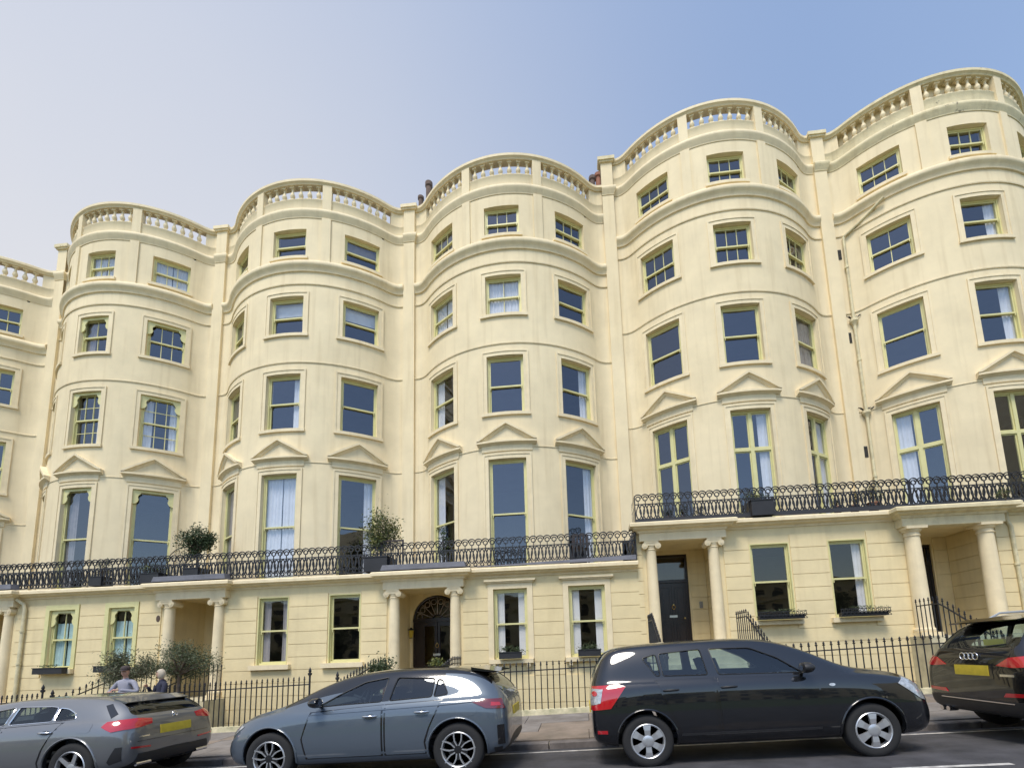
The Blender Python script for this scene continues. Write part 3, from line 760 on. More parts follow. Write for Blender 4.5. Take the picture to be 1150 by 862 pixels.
# -- cast-iron balcony railing: rings, arches and drop loops
def railing_mesh(L, h=0.84, p=0.2):
    b = MB(); n = max(1, round(L/p)); p = L/n; r = 0.0195
    def loop(c, rr, k=12): return [(c[0]+rr*math.cos(2*PI*i/k), 0, c[1]+rr*math.sin(2*PI*i/k)) for i in range(k)]
    for i in range(n):
        c = (i+0.5)*p
        b.tube(loop((c, h-0.125), 0.062), r, 4, closed=True)
        pts = [(c+p*0.5*math.cos(a)*1.08, -0.008, h-0.11+0.105*math.sin(a)) for a in [PI*k/8 for k in range(9)]]
        b.tube(pts, r, 4)
        b.tube([(c, 0, h-0.19), (c, 0, h-0.29)], r*0.8, 4)
        # hanging drop
        dr = []
        for k in range(15):
            u = k/14; a = -PI/2+2*PI*u
            zz = 0.33+0.21*math.sin(a) if True else 0
            wd = 0.075*math.cos(a)*(1.0 if zz < 0.33 else max(0.12, 1-(zz-0.33)/0.24))
            dr.append((c+wd, 0.004, zz))
        b.tube(dr, r, 4)
        if i < n-1 or True:
            d = c+p/2
            up = []
            for k in range(13):
                u = k/12; a = PI/2+2*PI*u; zz = 0.33+0.20*math.sin(a)
                wd = 0.07*math.cos(a)*(1.0 if zz > 0.30 else max(0.15, 1-(0.30-zz)/0.20))
                up.append((d+wd, -0.006, zz))
            if d < L-0.02: b.tube(up, r, 4)
            if d < L-0.02: b.tube(loop((d, 0.085), 0.048, 10), r, 4, closed=True)
    b.box(0, L, -0.014, 0.014, h-0.305, h-0.28); b.box(0, L, -0.016, 0.016, 0.012, 0.034)
    for x in [0.0, L]: b.box(x-0.014, x+0.014, -0.018, 0.018, 0.0, h-0.05)
    return b

# ---- per-house specification
HOUSES = {}
PX = [-27.75, -20.25, -13.40, -5.87, 1.58, 9.0, 16.4]
STEPS = [-1.034, 0, 0, 0, 1.034, 1.034]
N11, N32, N22 = (1, 1), (3, 1), (2, 1)
SPEC = [
 dict(porch=(-27.3, -25.2), door=(-26.8, -25.7), dtop=1.9, dkind='black', cols=(-27.0, -25.4), wins=[(-24.2, -23.3), (-22.2, -21.3)], wz=(0, 1.82), floor=-2.1,
      gs=N11, gc=[None, None], surr='plain', mw=0.03, mtop=0.0,
      up={'top': [N32]*3, 'third': [N32]*3, 'second': [N11]*3, 'first': [N11]*3}, cur={}),
 dict(porch=(-20.05, -17.75), door=(-19.5, -18.4), dtop=1.75, dkind='black', cols=(-19.75, -18.0), wins=[(-16.6, -15.72), (-14.58, -13.72)], wz=(0.0, 1.82), floor=-1.15,
      gs=(2, 1), gc=['half', 'half'], gcol=TEALC, surr='ogee', mw=0.15, mtop=0.17, lead=True,
      up={'top': [N32]*3, 'third': [N32, N22, N32], 'second': [N32, '3x4', '3x4'], 'first': [N11]*3}, ogee=True,
      cur={('second', 1): 'R', ('first', 1): ('L', GREYC), ('third', 1): ('L', GREYC), ('top', 2): 'full', ('top', 1): 'full', ('second', 2): 'LR'}),
 dict(porch=(-12.85, -10.72), door=(-12.3, -11.3), dtop=1.75, dkind='black', cols=(-12.58, -10.95), wins=[(-9.72, -8.76), (-7.50, -6.52)], wz=(-0.08, 1.93), floor=-1.0,
      gs=N11, gc=['LR', None], gcol=mat('grey_net_curtain', (0.42, 0.40, 0.42), 0.9), surr='plain', mw=0.03, mtop=0.0, lead=True,
      up={'top': [N11]*3, 'third': [N22, N11, N11], 'second': [N11]*3, 'first': [N11]*3},
      cur={('third', 1): ('blind', CURT), ('third', 2): ('blind', CURT), ('first', 1): 'full', ('first', 2): 'R', ('first', 0): ('full', GREYC), ('second', 1): ('R', CURT), ('top', 2): ('blind', GREYC)}),
 dict(porch=(-5.72, -3.45), door=(-5.52, -3.92), dtop=1.98, dkind='arch', arch=True, cols=(-5.50, -3.68), wins=[(-2.56, -1.58), (-0.40, 0.63)], wz=(-0.14, 1.86), floor=-1.0,
      gs=N11, gc=['shutters', 'shutters'], surr='moulded', mw=0.165, mtop=0.275, mbot=0.45, lead=True, deepsill=True, sillz=0.12,
      up={'top': [N32]*3, 'third': [N11, N22, N11], 'second': [N11]*3, 'first': [N11]*3},
      cur={('third', 0): 'full', ('third', 1): 'full', ('second', 2): 'R', ('second', 0): 'L', ('first', 0): 'L', ('first', 2): 'R', ('top', 0): ('full', GREYC)}),
 dict(porch=(1.72, 3.97), door=(2.30, 3.30), dtop=1.88, dkind='panel', cols=(1.98, 3.70), wins=[(4.68, 5.74), (6.76, 7.75)], wz=(-0.36, 1.77), floor=-0.08,
      gs=N11, gc=[None, 'R'], surr='plain', mw=0.03, mtop=0.0, sillz=0.13,
      up={'top': [N32]*3, 'third': [N32]*3, 'second': [N11]*3, 'first': ['french']*3},
      cur={('first', 1): 'R', ('second', 2): ('full', GREYC), ('first', 2): ('R', CURT)}),
 dict(porch=(8.62, 11.05), door=(9.45, 10.48), dtop=1.80, dkind='black', cols=(8.88, 10.72), cr=0.205, pj=0.32, ionic=False, wins=[(12.72, 13.75), (14.6, 15.5)], wz=(-0.36, 1.77), floor=0.10,
      gs=N11, gc=[None, None], surr='plain', mw=0.03, mtop=0.0, stain=True,
      up={'top': [N32]*3, 'third': [N22, N11, N11], 'second': [N11]*3, 'first': ['french']*3},
      cur={('second', 1): 'R', ('third', 1): 'R', ('first', 0): ('L', CURT)}),
]
HLAB = ['lowest cream bow-fronted house, cut off by the left edge of the photo',
        'cream bow-fronted house with scalloped blind boxes and multi-pane sash windows, second from left',
        'cream house with plain sash bow windows between the scalloped-window house and the arched-door house',
        'cream bow-fronted house with the arched fanlight door and white shutters in its ground-floor windows',
        'tall cream bow-fronted house with french windows and a dark panelled door between plain columns',
        'weathered cream bow-fronted house at the right end with a zigzag rainwater pipe and stained cornice']
def first_mesh_cache(): pass
for hi in range(6):
    P = PX[hi]; sc = (PX[hi+1]-P)/7.5; step = STEPS[hi]; sp = SPEC[hi]
    hs = empty('terraced_house', (P, DP, step+ZB)); hs.scale = (sc, 1, 1)
    tag(hs, HLAB[hi], 'house', 'bow-fronted houses of the terrace'); HOUSES[hi] = hs
    L0 = (0, 0, -ZB); bowc = (CX, CY, -ZB)
    link('wall', UW, hs, L0); link('room', RM, hs, L0)
    link('pilaster', PM, hs, L0); link('pilaster_cap', PC, hs, L0)
    link('cornice', UC, hs, L0); link('moulded_cornice', BC, hs, L0)
    for s_ in (STR1, STR2, STR3): link('string_course', s_, hs, L0)
    [link(n_, m_, hs, L0) for n_, m_ in SM]; par = link('parapet', PLM, hs, L0); link('coping', CPM, hs, L0)
    secs = [(-46.3, -22.5, 7), (-13.4, 13.4, 7), (22.5, 46.3, 7)]
    for a, c, n in secs:
        for k in range(n):
            t = math.radians(a+(c-a)*k/(n-1)); x, y = arc(RB-0.10, t)
            o = link('baluster', BAL, par, (x, y, 16.15)); o.rotation_euler = (0, 0, t)
    if hi == 5:
        b = MB(); b.sweep(front_path(inc_pil=False), [(-0.235, 15.9), (-0.215, 15.9), (-0.215, 16.75), (-0.235, 16.75)]); b.build('parapet_backing', STUCCO, hs, L0)
    # windows
    for st, (z0, z1) in STOREYS.items():
        for k, t in enumerate(THS):
            z0_, z1_ = z0, z1
            if st == 'first': z0_ = 2.56
            off = RB-0.15
            cur = sp['cur'].get((st, k)); col = None
            if isinstance(cur, tuple): cur, col = cur
            x, y = arc(off, t)
            ww = 2*math.sin(HW)*off+0.03
            o = put_window(hs, (x, y, z0_-ZB), t, ww, z1_-z0_, sp['up'][st][k], cur, col)
            if st != 'top':
                q = link('surround', SUR[st], hs, (CX, CY, z0-ZB)); q.rotation_euler = (0, 0, t)
            if st != 'first':
                q = link('sill', SILLT if st == 'top' else SILL, hs, (CX, CY, z0-ZB)); q.rotation_euler = (0, 0, t)
            else:
                q = link('pediment', PED, hs, bowc); q.rotation_euler = (0, 0, t)
            if sp.get('ogee') and st in ('third', 'second', 'first'):
                x, y = arc(RB-0.08, t); ogee_box(hs, (x, y, z0_-ZB), t, ww+0.02, z1_-z0_)
    if hi == 5:
        for ch_ in hs.children:
            if ch_.name.split('.')[0] in ('cornice', 'coping', 'parapet', 'pilaster_cap'):
                ch_.material_slots[0].link = 'OBJECT'; ch_.material_slots[0].material = STAIN
    if hi in (1, 4):
        for ch_ in hs.children:
            if ch_.name.split('.')[0] in ('pilaster_cap', 'step_pier'):
                ch_.material_slots[0].link = 'OBJECT'; ch_.material_slots[0].material = STAIN
    # roof, back and party walls
    b = MB(); n = 20
    rp = [(0, 0.3)]+[arc(RB-0.2, -TE+2*TE*i/n) for i in range(n+1)]+[(7.5, 0.3), (7.5, 11), (0, 11)]
    b.poly([(x, y, 15.85) for x, y in rp]); b.build('roof', ROOF, hs, L0, smooth=0)
    b = MB(); b.poly([(0, 11, ZB), (7.5, 11, ZB), (7.5, 11, 16.2), (0, 11, 16.2)])
    for x in (0.0, 7.5): b.poly([(x, 0.12, ZB), (x, 11, ZB), (x, 11, 16.2), (x, 0.12, 16.2)])
    for x in (-0.0, 7.5): b.box(x-0.12+(0.12 if x == 0 else -0.12), x+0.12+(0.12 if x == 0 else -0.12), 0.31, 11, 15.86, 16.7)
    b.build('party_wall', STUCCO, hs, L0, smooth=0)
    ground_floor(hs, P, sc, step, sp)
    # balcony railing
    bl = 7.5; y0 = GY-0.12
    rb = railing_mesh(bl*sc-0.04)
    rb.v = [((x+0.02)/sc, y+y0, z+2.51) for x, y, z in rb.v]
    if hi in (4, 3):
        e_ = railing_mesh(1.0); xe = 0.03 if hi == 4 else 7.44
        o_ = len(rb.v); rb.add([((xe), y0+x*1.0, z+2.51) for x, y, z in e_.v], e_.f)
    rb.build('balcony_railing', IRON, hs, L0, smooth=0)
    if hi in (4, 5):
        b = MB(); b.box(0.02, 7.5, GY-0.165, GY-0.135, 2.505, 2.62); b.build('balcony_fascia', mat('dark_fascia', (0.03, 0.03, 0.035), 0.6), hs, L0, smooth=0)
    elif hi == 3:
        b = MB(); b.add([(2.9, GY-0.2, 2.503), (7.46, GY-0.2, 2.503), (7.46, GY-0.14, 2.503), (2.9, GY-0.14, 2.503), (2.9, GY-0.18, 2.52), (7.46, GY-0.18, 2.64), (7.46, GY-0.15, 2.64), (2.9, GY-0.15, 2.52)], [(0,1,5,4),(1,2,6,5),(2,3,7,6),(3,0,4,7),(4,5,6,7)]); b.build('lead_upstand', LEAD, hs, L0, smooth=0)
    # party step walls where the terrace climbs
    if hi in (1, 4):
        b = MB(); b.box(-0.21, 0.21, 0.012, 0.31, 13.9, 16.74); b.build('step_pier', STUCCO, hs, L0, smooth=0)
    # chimney
    b = MB(); xc = 0.0
    b.box(-0.45, 0.45, 4.2, 6.4, 15.9, 17.3); b.box(-0.52, 0.52, 4.13, 6.47, 17.3, 17.5)
    ch = b.build('chimney', BRICK, hs, L0, smooth=0)
    for k in range(4):
        c = MB(); c.lathe([(0.15, 17.5), (0.13, 17.6), (0.115, 18.2), (0.145, 18.24), (0.145, 18.32), (0.1, 18.34)], random.uniform(-0.1, 0.1), 4.6+k*0.5, 12); c.build('chimney_pot', TERRA, ch)
# ------------------------------------------------------------ area railings
def railing_run(name, pts_fn, n, hgt, label, rail_drop=0.16, knob=0.022, plinth=True, post0=False, post1=False, br=0.0125, group='black iron railings along the pavement', spear=True):
    """pts_fn(u)->(x,y,zbase); n bars"""
    root = empty(name, pts_fn(0.0)); tag(root, label, 'railing', group)
    bx_, by_, bz_ = pts_fn(0.0)
    bars = MB()
    T = Matrix.Translation((-bx_, -by_, -bz_)); bars.M = T
    for i in range(n+1):
        u = i/n; x, y, z = pts_fn(u); post = (i == 0 and post0) or (i == n and post1); r = 0.021 if post else br
        hh = hgt+(0.10 if post else 0)
        bars.tube([(x, y, z-0.02), (x, y, z+hh-0.07)], r, 6)
        if post: bars.lathe([(0.02, z+hh-0.07), (0.045, z+hh-0.05), (0.045, z+hh-0.01), (0.02, z+hh), (0.035, z+hh+0.03), (0.028, z+hh+0.06), (0.004, z+hh+0.12)], x, y, 8)
        elif spear: bars.lathe([(0.008, z+hh-0.07), (knob, z+hh-0.055), (knob, z+hh-0.04), (0.010, z+hh-0.03), (knob*0.9, z+hh-0.015), (0.003, z+hh+0.03)], x, y, 6)
    bars.build('bar', IRON, root, smooth=40)['kind'] = 'stuff' if n > 100 else 'part'
    rl = MB(); rl.M = T
    for dz in (hgt-rail_drop,):
        prev = None
        for i in range(n):
            a = Vector(pts_fn(i/n)); b = Vector(pts_fn((i+1)/n)); d = Vector((0, 0, dz)); 
            s = Vector((0, 0.016, 0)) if abs((b-a).x) > abs((b-a).y) else Vector((0.016, 0, 0)); h = Vector((0, 0, 0.012))
            p = [a+d-s-h, a+d+s-h, a+d+s+h, a+d-s+h, b+d-s-h, b+d+s-h, b+d+s+h, b+d-s+h]
            rl.add(p, [(0,3,2,1),(4,5,6,7),(0,1,5,4),(1,2,6,5),(2,3,7,6),(3,0,4,7)])
    rl.build('top_rail', IRON, root, smooth=0)
    if plinth:
        pl = MB(); pl.M = T; a = pts_fn(0); b = pts_fn(1); w = 0.085
        q = []
        for (x, y, z) in (a, b):
            q += [(x, y-w, z-0.6), (x, y+w, z-0.6), (x, y+w, z), (x, y-w, z)]
        pl.add(q, [(0,3,2,1),(4,5,6,7),(0,1,5,4),(1,2,6,5),(2,3,7,6),(3,0,4,7)])
        pl.build('plinth', mat('mossy_plinth', (0.70, 0.62, 0.42), 0.85, var=0.5, scale=5, bump=0.5, bscale=30, var2=(0.42, 0.40, 0.24)), root, smooth=0)
    return root
for o in list(bpy.data.objects):
    if o.get('kind') == 'part': del o['kind']
def front(x0, x1): return lambda u: (x0+(x1-x0)*u, RAILY, pave_at(x0+(x1-x0)*u, RAILY)+0.125)
railing_run('area_railing', front(-17.6, -12.75), 37, 0.98, 'black iron area railing left of the olive trees, mostly behind the silver hatchback', post1=True)
railing_run('area_railing', front(-10.3, -6.17), 33, 0.98, 'black iron area railing between the couple and the bonnet of the blue hatchback', post1=True)
railing_run('area_railing', front(-3.35, 1.55), 37, 0.98, 'black iron area railing on a mossy plinth between the blue and black hatchbacks')
railing_run('area_railing', front(3.85, 8.45), 31, 1.02, 'black iron spear-topped area railing behind the bonnet of the black hatchback', knob=0.030)
railing_run('area_railing', front(11.2, 15.9), 31, 1.02, 'black iron spear-topped area railing behind the black estate at the right edge', knob=0.030)
def flank(X, zfl, ynear=None, zb0=0.0):
    yn = ynear or RAILY+0.05
    def fn(u):
        y = yn+(13.1-yn)*u; p = pave_at(X, RAILY)
        k = min(1, max(0, (y-yn)/(12.3-yn)))
        return (X, y, p+0.02+(zfl-p)*k)
    return fn
FL = [(-12.55, -1.0, 'black stair railing climbing on the left of the olive-tree doorstep'), (-10.40, -1.0, 'black stair railing climbing on the right of the olive-tree doorstep'),
      (-5.55, -1.0, 'black stair railing left of the arched door steps, with ornate end finial'), (-3.42, -1.0, 'black stair railing right of the arched door steps'),
      (1.72, -0.08, 'black stair railing left of the steps to the dark panelled door'), (4.02, -0.08, 'black stair railing right of the steps to the dark panelled door'),
      (8.50, 0.05, 'tall black stair railing left of the steps to the rightmost porch'), (11.15, 0.05, 'black stair railing right of the steps to the rightmost porch'),
      (-20.1, -1.15, 'black stair railing left of the porch at the left edge of the photo'), (-17.65, -1.15, 'black stair railing right of the porch at the left edge of the photo')]
for X, zf_, lab in FL:
    railing_run('stair_railing', flank(X, zf_), 17, 0.95, lab, plinth=False, post0=True, group='black iron stair railings beside the porches', knob=0.026)

# ------------------------------------------------------------ plants
LEAF = [mat('leaf_dark_green', (0.045, 0.075, 0.025), 0.55, var=0.5, scale=9), mat('leaf_olive', (0.12, 0.14, 0.07), 0.55, var=0.4, scale=9), mat('leaf_yellow_green', (0.16, 0.17, 0.04), 0.55, var=0.4, scale=9), mat('leaf_grey_brown', (0.15, 0.14, 0.085), 0.6, var=0.4, scale=9)]
BARK = mat('bark', (0.12, 0.085, 0.06), 0.9, var=0.4, scale=12, bump=0.5)
POT = mat('dark_planter', (0.02, 0.02, 0.024), 0.6, var=0.3)
TPOT = mat('terracotta_pot', (0.28, 0.13, 0.08), 0.8, var=0.3)
SOIL = mat('soil', (0.05, 0.035, 0.025), 0.95)
def leaf_cloud(b, c, rx, ry, rz_, n, ls, rnd, clumps=9, slender=0.4, skip=0.0):
    cs = []
    for _ in range(clumps):
        v = Vector((rnd.gauss(0, 1), rnd.gauss(0, 1), rnd.gauss(0, 1))).normalized()*rnd.uniform(0.45, 0.95)
        cs.append((v, rnd.uniform(0.26, 0.48)))
    for _ in range(n):
        v, r = rnd.choice(cs); d = Vector((rnd.gauss(0, 1), rnd.gauss(0, 1), rnd.gauss(0, 1)))*r*0.62
        p = v+d
        p = Vector((c[0]+p.x*rx, c[1]+p.y*ry, c[2]+p.z*rz_))
        a = Vector((rnd.gauss(0, 1), rnd.gauss(0, 1), rnd.gauss(0, 0.8))).normalized(); s = a.cross(Vector((rnd.gauss(0, 1), rnd.gauss(0, 1), rnd.gauss(0, 1)))).normalized()
        l = ls*rnd.uniform(0.6, 1.3); w = l*slender
        m = a*0.5*l; n_ = a.cross(s)*w*0.25
        b.add([p, p+m-s*w*0.5+n_, p+a*l, p+m+s*w*0.5+n_], [(0, 1, 2, 3)], 1 if rnd.random() < 0.35 else 0)
    return [Vector((c[0]+v.x*rx, c[1]+v.y*ry, c[2]+v.z*rz_)) for v, r in cs]
def shrub(name, x, y, z, h, w, label, mats=(0, 1), pot=None, stem=0.0, n=900, ls=0.05, seed=1, cat='shrub', slender=0.4, group=None, clumps=12, multi=1):
    rnd = random.Random(seed); root = empty(name, (x, y, z)); tag(root, label, cat, group)
    z0 = 0
    if pot:
        kind, ph, pw = pot; p = MB()
        if kind == 'round': p.lathe([(pw*0.36, 0), (pw*0.5, ph*0.85), (pw*0.55, ph*0.86), (pw*0.55, ph), (pw*0.47, ph), (pw*0.46, ph*0.92)], n=16, cap=False); p.lathe([(0.001, ph*0.9), (pw*0.46, ph*0.92)], n=16, cap=False); 
        else:
            p.box(-pw/2, pw/2, -pw/2, pw/2, 0, ph*0.93); p.box(-pw/2-0.015, pw/2+0.015, -pw/2-0.015, pw/2+0.015, ph*0.93, ph)
        p.build('pot', TPOT if kind == 'round' else POT, root, smooth=30); z0 = ph
    c = (0, 0, z0+stem+(h-z0-stem)/2); b = MB()
    cs = leaf_cloud(b, c, w/2, w/2*0.8, (h-z0-stem)/2, n, ls, rnd, clumps, slender)
    b.build('foliage', [LEAF[mats[0]], LEAF[mats[1]]], root, smooth=0, weld=False)
    t = MB()
    base = Vector((0, 0, z0)); fork = Vector((rnd.uniform(-.03, .03), 0, z0+stem+0.15*(h-z0-stem)))
    r0 = 0.012+0.018*h
    t.tube([base, (base+fork)/2+Vector((0.015, 0, 0)), fork], [r0, r0*0.85, r0*0.7], 7)
    for q in cs: t.tube([fork, (fork+q)/2+Vector((0, 0, 0.03)), q], [r0*0.5, r0*0.3, r0*0.12], 5)
    t.build('trunk', BARK, root, smooth=40)
    return root
pz = lambda X, f: f
# the pair of olive trees on the doorstep railings
shrub('olive_tree', -11.05, 10.95, -1.62, 2.05, 1.25, 'round grey-green olive tree with see-through crown, left of the pair by the couple', (1, 3), ('square', 0.4, 0.4), 0.80, 5600, 0.06, 3, 'tree', 0.32, clumps=30)
shrub('olive_tree', -10.05, 11.25, -1.62, 2.15, 1.45, 'wider dark green olive tree, right of the pair, in front of the porch recess', (1, 0), ('square', 0.4, 0.4), 0.85, 6800, 0.06, 4, 'tree', 0.32, clumps=34)
shrub('potted_bush', -5.28, 12.25, -1.0, 1.02, 0.62, 'leafy green bush left of the arched door, above the roof of the blue hatchback', (0, 1), ('round', 0.3, 0.34), 0.05, 1300, 0.085, 5)
shrub('potted_bush', -3.98, 13.0, -1.0, 0.92, 0.60, 'yellow-green bush in front of the arched door', (2, 0), ('round', 0.3, 0.34), 0.05, 1700, 0.075, 6)
# balcony plants
BZ = 2.51; BY = 13.62
shrub('balcony_tree', -11.86, BY+0.05, BZ, 1.68, 0.98, 'small bushy-headed tree in a dark planter on the left balcony beside the fan trellis', (0, 0), ('square', 0.42, 0.5), 0.42, 3600, 0.085, 12, 'tree', clumps=22)
shrub('balcony_bush', -5.98, BY+0.05, BZ, 1.95, 1.05, 'large yellow-green bush standing on the balcony beside the grey trellis box', (2, 0), ('square', 0.45, 0.7), 0.05, 2600, 0.085, 9, clumps=30)
shrub('slim_plant', -4.05, BY+0.12, BZ, 1.25, 0.28, 'slim upright dark plant on the balcony in front of the left window', (0, 0), ('round', 0.22, 0.22), 0.1, 500, 0.08, 10, 'plant')
shrub('balcony_bush', -15.0, BY, BZ, 0.85, 0.55, 'low dark bush behind the balcony lattice under the scalloped window', (0, 0), ('square', 0.3, 0.4), 0.0, 700, 0.05, 11)
shrub('balcony_bush', -13.1, BY, BZ, 0.62, 0.75, 'low dark bush with reddish flowers behind the balcony lattice, left of the fan trellis', (0, 2), ('square', 0.3, 0.6), 0.0, 600, 0.05, 12)
EZ = BZ+1.034
specs = [(2.55, 0.42, 0.28, 'small potted plant behind the upper balcony railing, at its left end', 0), (2.95, 0.50, 0.35, 'red-potted plant behind the upper balcony railing under the left french window', 0), (3.45, 0.45, 0.3, 'terracotta-potted plant just right of the left french window', 2)]
for k, (x, h, w, lab, m) in enumerate(specs): shrub('potted_plant', x, BY, EZ, h, w, lab, (m, 0), ('round', 0.17, 0.18), 0.0, 260, 0.05, 20+k, 'plant', group='small pots on the upper balcony')
shrub('balcony_bush', 5.05, BY-0.02, EZ, 0.80, 0.75, 'dark bush with yellow flowers in a trough under the middle french window', (0, 2), ('square', 0.45, 0.6), 0.0, 800, 0.05, 25)
shrub('potted_plant', 7.15, BY, EZ, 0.42, 0.30, 'low plant in a blue-grey pot on the upper balcony, left of the bushy row', (0, 0), ('round', 0.2, 0.22), 0, 260, 0.05, 26, 'plant', group='small pots on the upper balcony')
shrub('potted_plant', 7.6, BY, EZ, 0.55, 0.45, 'bushy plant on the upper balcony beside the foot of the rainwater pipe', (0, 2), ('round', 0.2, 0.25), 0, 420, 0.05, 27, 'plant', group='small pots on the upper balcony')
shrub('balcony_bush', 8.1, BY, EZ, 0.78, 0.6, 'tallest bush right of the rainwater pipe on the upper balcony', (0, 1), ('round', 0.25, 0.3), 0, 600, 0.05, 28)
shrub('trailing_plant', 11.0, 13.05, EZ-0.02, 0.30, 0.45, 'small weed clump growing on the rightmost porch cornice', (0, 2), None, 0, 260, 0.05, 29, 'plant')
# fan trellis by the topiary, grey lattice panel by the bush
b = MB(); fx = -12.35
b.M = Matrix.Translation((0, 0, 0))
for k in range(9):
    a = PI*(0.05+0.9*k/8)
    b.tube([(0, 0, 0.55), (0.60*math.cos(a), 0, 0.55+0.60*math.sin(a))], 0.009, 5)
b.tube([(0.60*math.cos(PI*(0.05+0.9*k/16)), 0, 0.55+0.60*math.sin(PI*(0.05+0.9*k/16))) for k in range(17)], 0.013, 5); b.tube([(0, 0, 0), (0, 0, 0.6)], 0.02, 6)
b.box(-0.3, 0.3, -0.1, 0.1, 0.0, 0.03)
tag(b.build('fan_trellis', IRON, None, (fx, BY+0.1, BZ), smooth=0), 'dark fan-shaped metal trellis beside the bushy-headed small tree on the balcony', 'trellis')
b = MB()
b.box(-0.35, -0.31, 0, 0.04, 0, 0.95); b.box(0.31, 0.35, 0, 0.04, 0, 0.95); b.box(-0.31, 0.31, 0.005, 0.035, 0.9, 0.95); b.box(-0.31, 0.31, 0.005, 0.035, 0.0, 0.05)
for k in range(1, 12): b.box(-0.31+k*0.052-0.006, -0.31+k*0.052+0.006, 0.01, 0.03, 0.05, 0.9)
tag(b.build('slatted_screen', mat('weathered_wood', (0.06, 0.05, 0.05), 0.9, var=0.3), None, (-5.55, BY-0.14, BZ), smooth=0), 'dark slatted screen at the party line on the balcony beside the large bush', 'screen')
# folded chair and small table on the arched-door house balcony
ch = empty('garden_chair', (0.0, BY+0.18, BZ)); tag(ch, 'dark slatted garden chair on the balcony in front of the right-hand window', 'chair')
WD = mat('dark_wood', (0.05, 0.03, 0.025), 0.7, var=0.3)
b = MB()
for k in range(6): b.box(-0.22, 0.22, -0.2+k*0.075, -0.145+k*0.075, 0.43, 0.45)
b.build('seat', WD, ch, smooth=0)
b = MB()
for k in range(5): b.box(-0.20+k*0.09, -0.15+k*0.09, 0.24, 0.26, 0.48, 0.90)
b.box(-0.22, 0.22, 0.235, 0.265, 0.90, 0.95); b.box(-0.22, 0.22, 0.235, 0.265, 0.46, 0.50); b.build('backrest', WD, ch, smooth=0)
for sx in (-1, 1):
    for sy, hh in ((-0.19, 0.43), (0.25, 0.93)):
        b = MB(); b.box(sx*0.23-0.017, sx*0.23+0.017, sy-0.017, sy+0.017, 0, hh); b.build('leg', WD, ch, smooth=0)
# window boxes
def window_box(x, z, w, label, plants=False, iron=False, y=13.38):
    r = empty('window_box', (x, y, z)); tag(r, label, 'window box', 'window boxes on the ground-floor sills')
    b = MB(); hh = 0.08 if iron else 0.17; b.box(-w/2, w/2, -0.09, 0.08, 0, hh); b.box(-w/2-0.015, w/2+0.015, -0.105, 0.095, hh, hh+0.02); b.build('trough', POT, r, smooth=0)
    rnd = random.Random(int(x*100)); f = MB()
    if iron:
        m = railing_mesh(w, 0.22, 0.09); i_ = MB()
        n = int(w/0.09)
        for k in range(n+1):
            c = -w/2+w*k/n
            i_.tube([(c+0.035*math.cos(2*PI*q/8), -0.13, 0.15+0.035*math.sin(2*PI*q/8)) for q in range(8)], 0.009, 4, closed=True)
            i_.tube([(c-0.045, -0.13, 0.02), (c+0.045, -0.13, 0.11)], 0.009, 4); i_.tube([(c+0.045, -0.13, 0.02), (c-0.045, -0.13, 0.11)], 0.009, 4)
        i_.box(-w/2-0.05, w/2+0.05, -0.137, -0.123, 0.105, 0.12); i_.box(-w/2-0.05, w/2+0.05, -0.137, -0.123, 0.0, 0.015); i_.box(-w/2-0.05, w/2+0.05, -0.137, -0.123, 0.19, 0.205)
        i_.build('iron_guard', IRON, r, smooth=0)
    leaf_cloud(f, (0, 0, 0.24), w/2, 0.08, 0.12 if plants else 0.03, 400 if plants else 120, 0.05, rnd, 10)
    f.build('plants', [LEAF[0], LEAF[1]], r, smooth=0, weld=False)
window_box(-16.16, -0.13, 0.98, 'black window box under the far left scalloped ground-floor window')
window_box(-14.15, -0.13, 0.98, 'black window box under the scalloped ground-floor window nearer the olive trees')
window_box(-2.07, -0.13, 0.62, 'dark planter of lavender on the left shuttered-window sill', True)
window_box(0.12, -0.13, 0.62, 'dark planter of lavender on the right shuttered-window sill', True)
window_box(5.25, 0.68, 1.16, 'window box in a black iron guard on the sill right of the panelled door', iron=True)
window_box(7.35, 0.68, 1.16, 'window box in a black iron guard on the sill nearest the rightmost porch', iron=True)

# ------------------------------------------------------------ rainwater pipes, vents, small wall fittings
PIPE = mat('cream_pipe', (0.70, 0.62, 0.40), 0.6, var=0.25, scale=6, streak=0.4)
def pipe(pts, r, label, hoppers=(), clips=(), m=PIPE):
    root = empty('drainpipe', pts[-1]); tag(root, label, 'drainpipe'); T = Matrix.Translation((-pts[-1][0], -pts[-1][1], -pts[-1][2]))
    b = MB(); b.M = T; b.tube(pts, r, 10); b.build('pipe', m, root, smooth=40)
    for (x, y, z) in hoppers:
        h = MB(); h.M = T @ Matrix.Translation((x, y, z)); h.lathe([(0.05, -0.12), (0.07, -0.05), (0.13, 0.03), (0.13, 0.12), (0.10, 0.12)], n=12, cap=False)
        rn = random.Random(int(z*7)); h.build('hopper', STAIN, root)
        g = MB(); g.M = T @ Matrix.Translation((x, y, z))
        for k in range(16):
            a = rn.uniform(0, 2*PI); l = rn.uniform(0.1, 0.28); g.tube([(0.06*math.cos(a), 0.03*math.sin(a), 0.12), ((0.06+l*0.8)*math.cos(a), -0.05+0.03*math.sin(a), 0.12+l*0.45)], 0.012, 3)
        g.build('bird_spikes', mat('dark_spikes', (0.05, 0.045, 0.04), 0.7), root, smooth=0)
    for (x, y, z) in clips:
        c = MB(); c.M = T; c.tube([(x, y, z-0.03), (x, y, z+0.03)], r*1.35, 10); c.build('bracket', m, root)
    return root
yw = DP+0.1-0.09
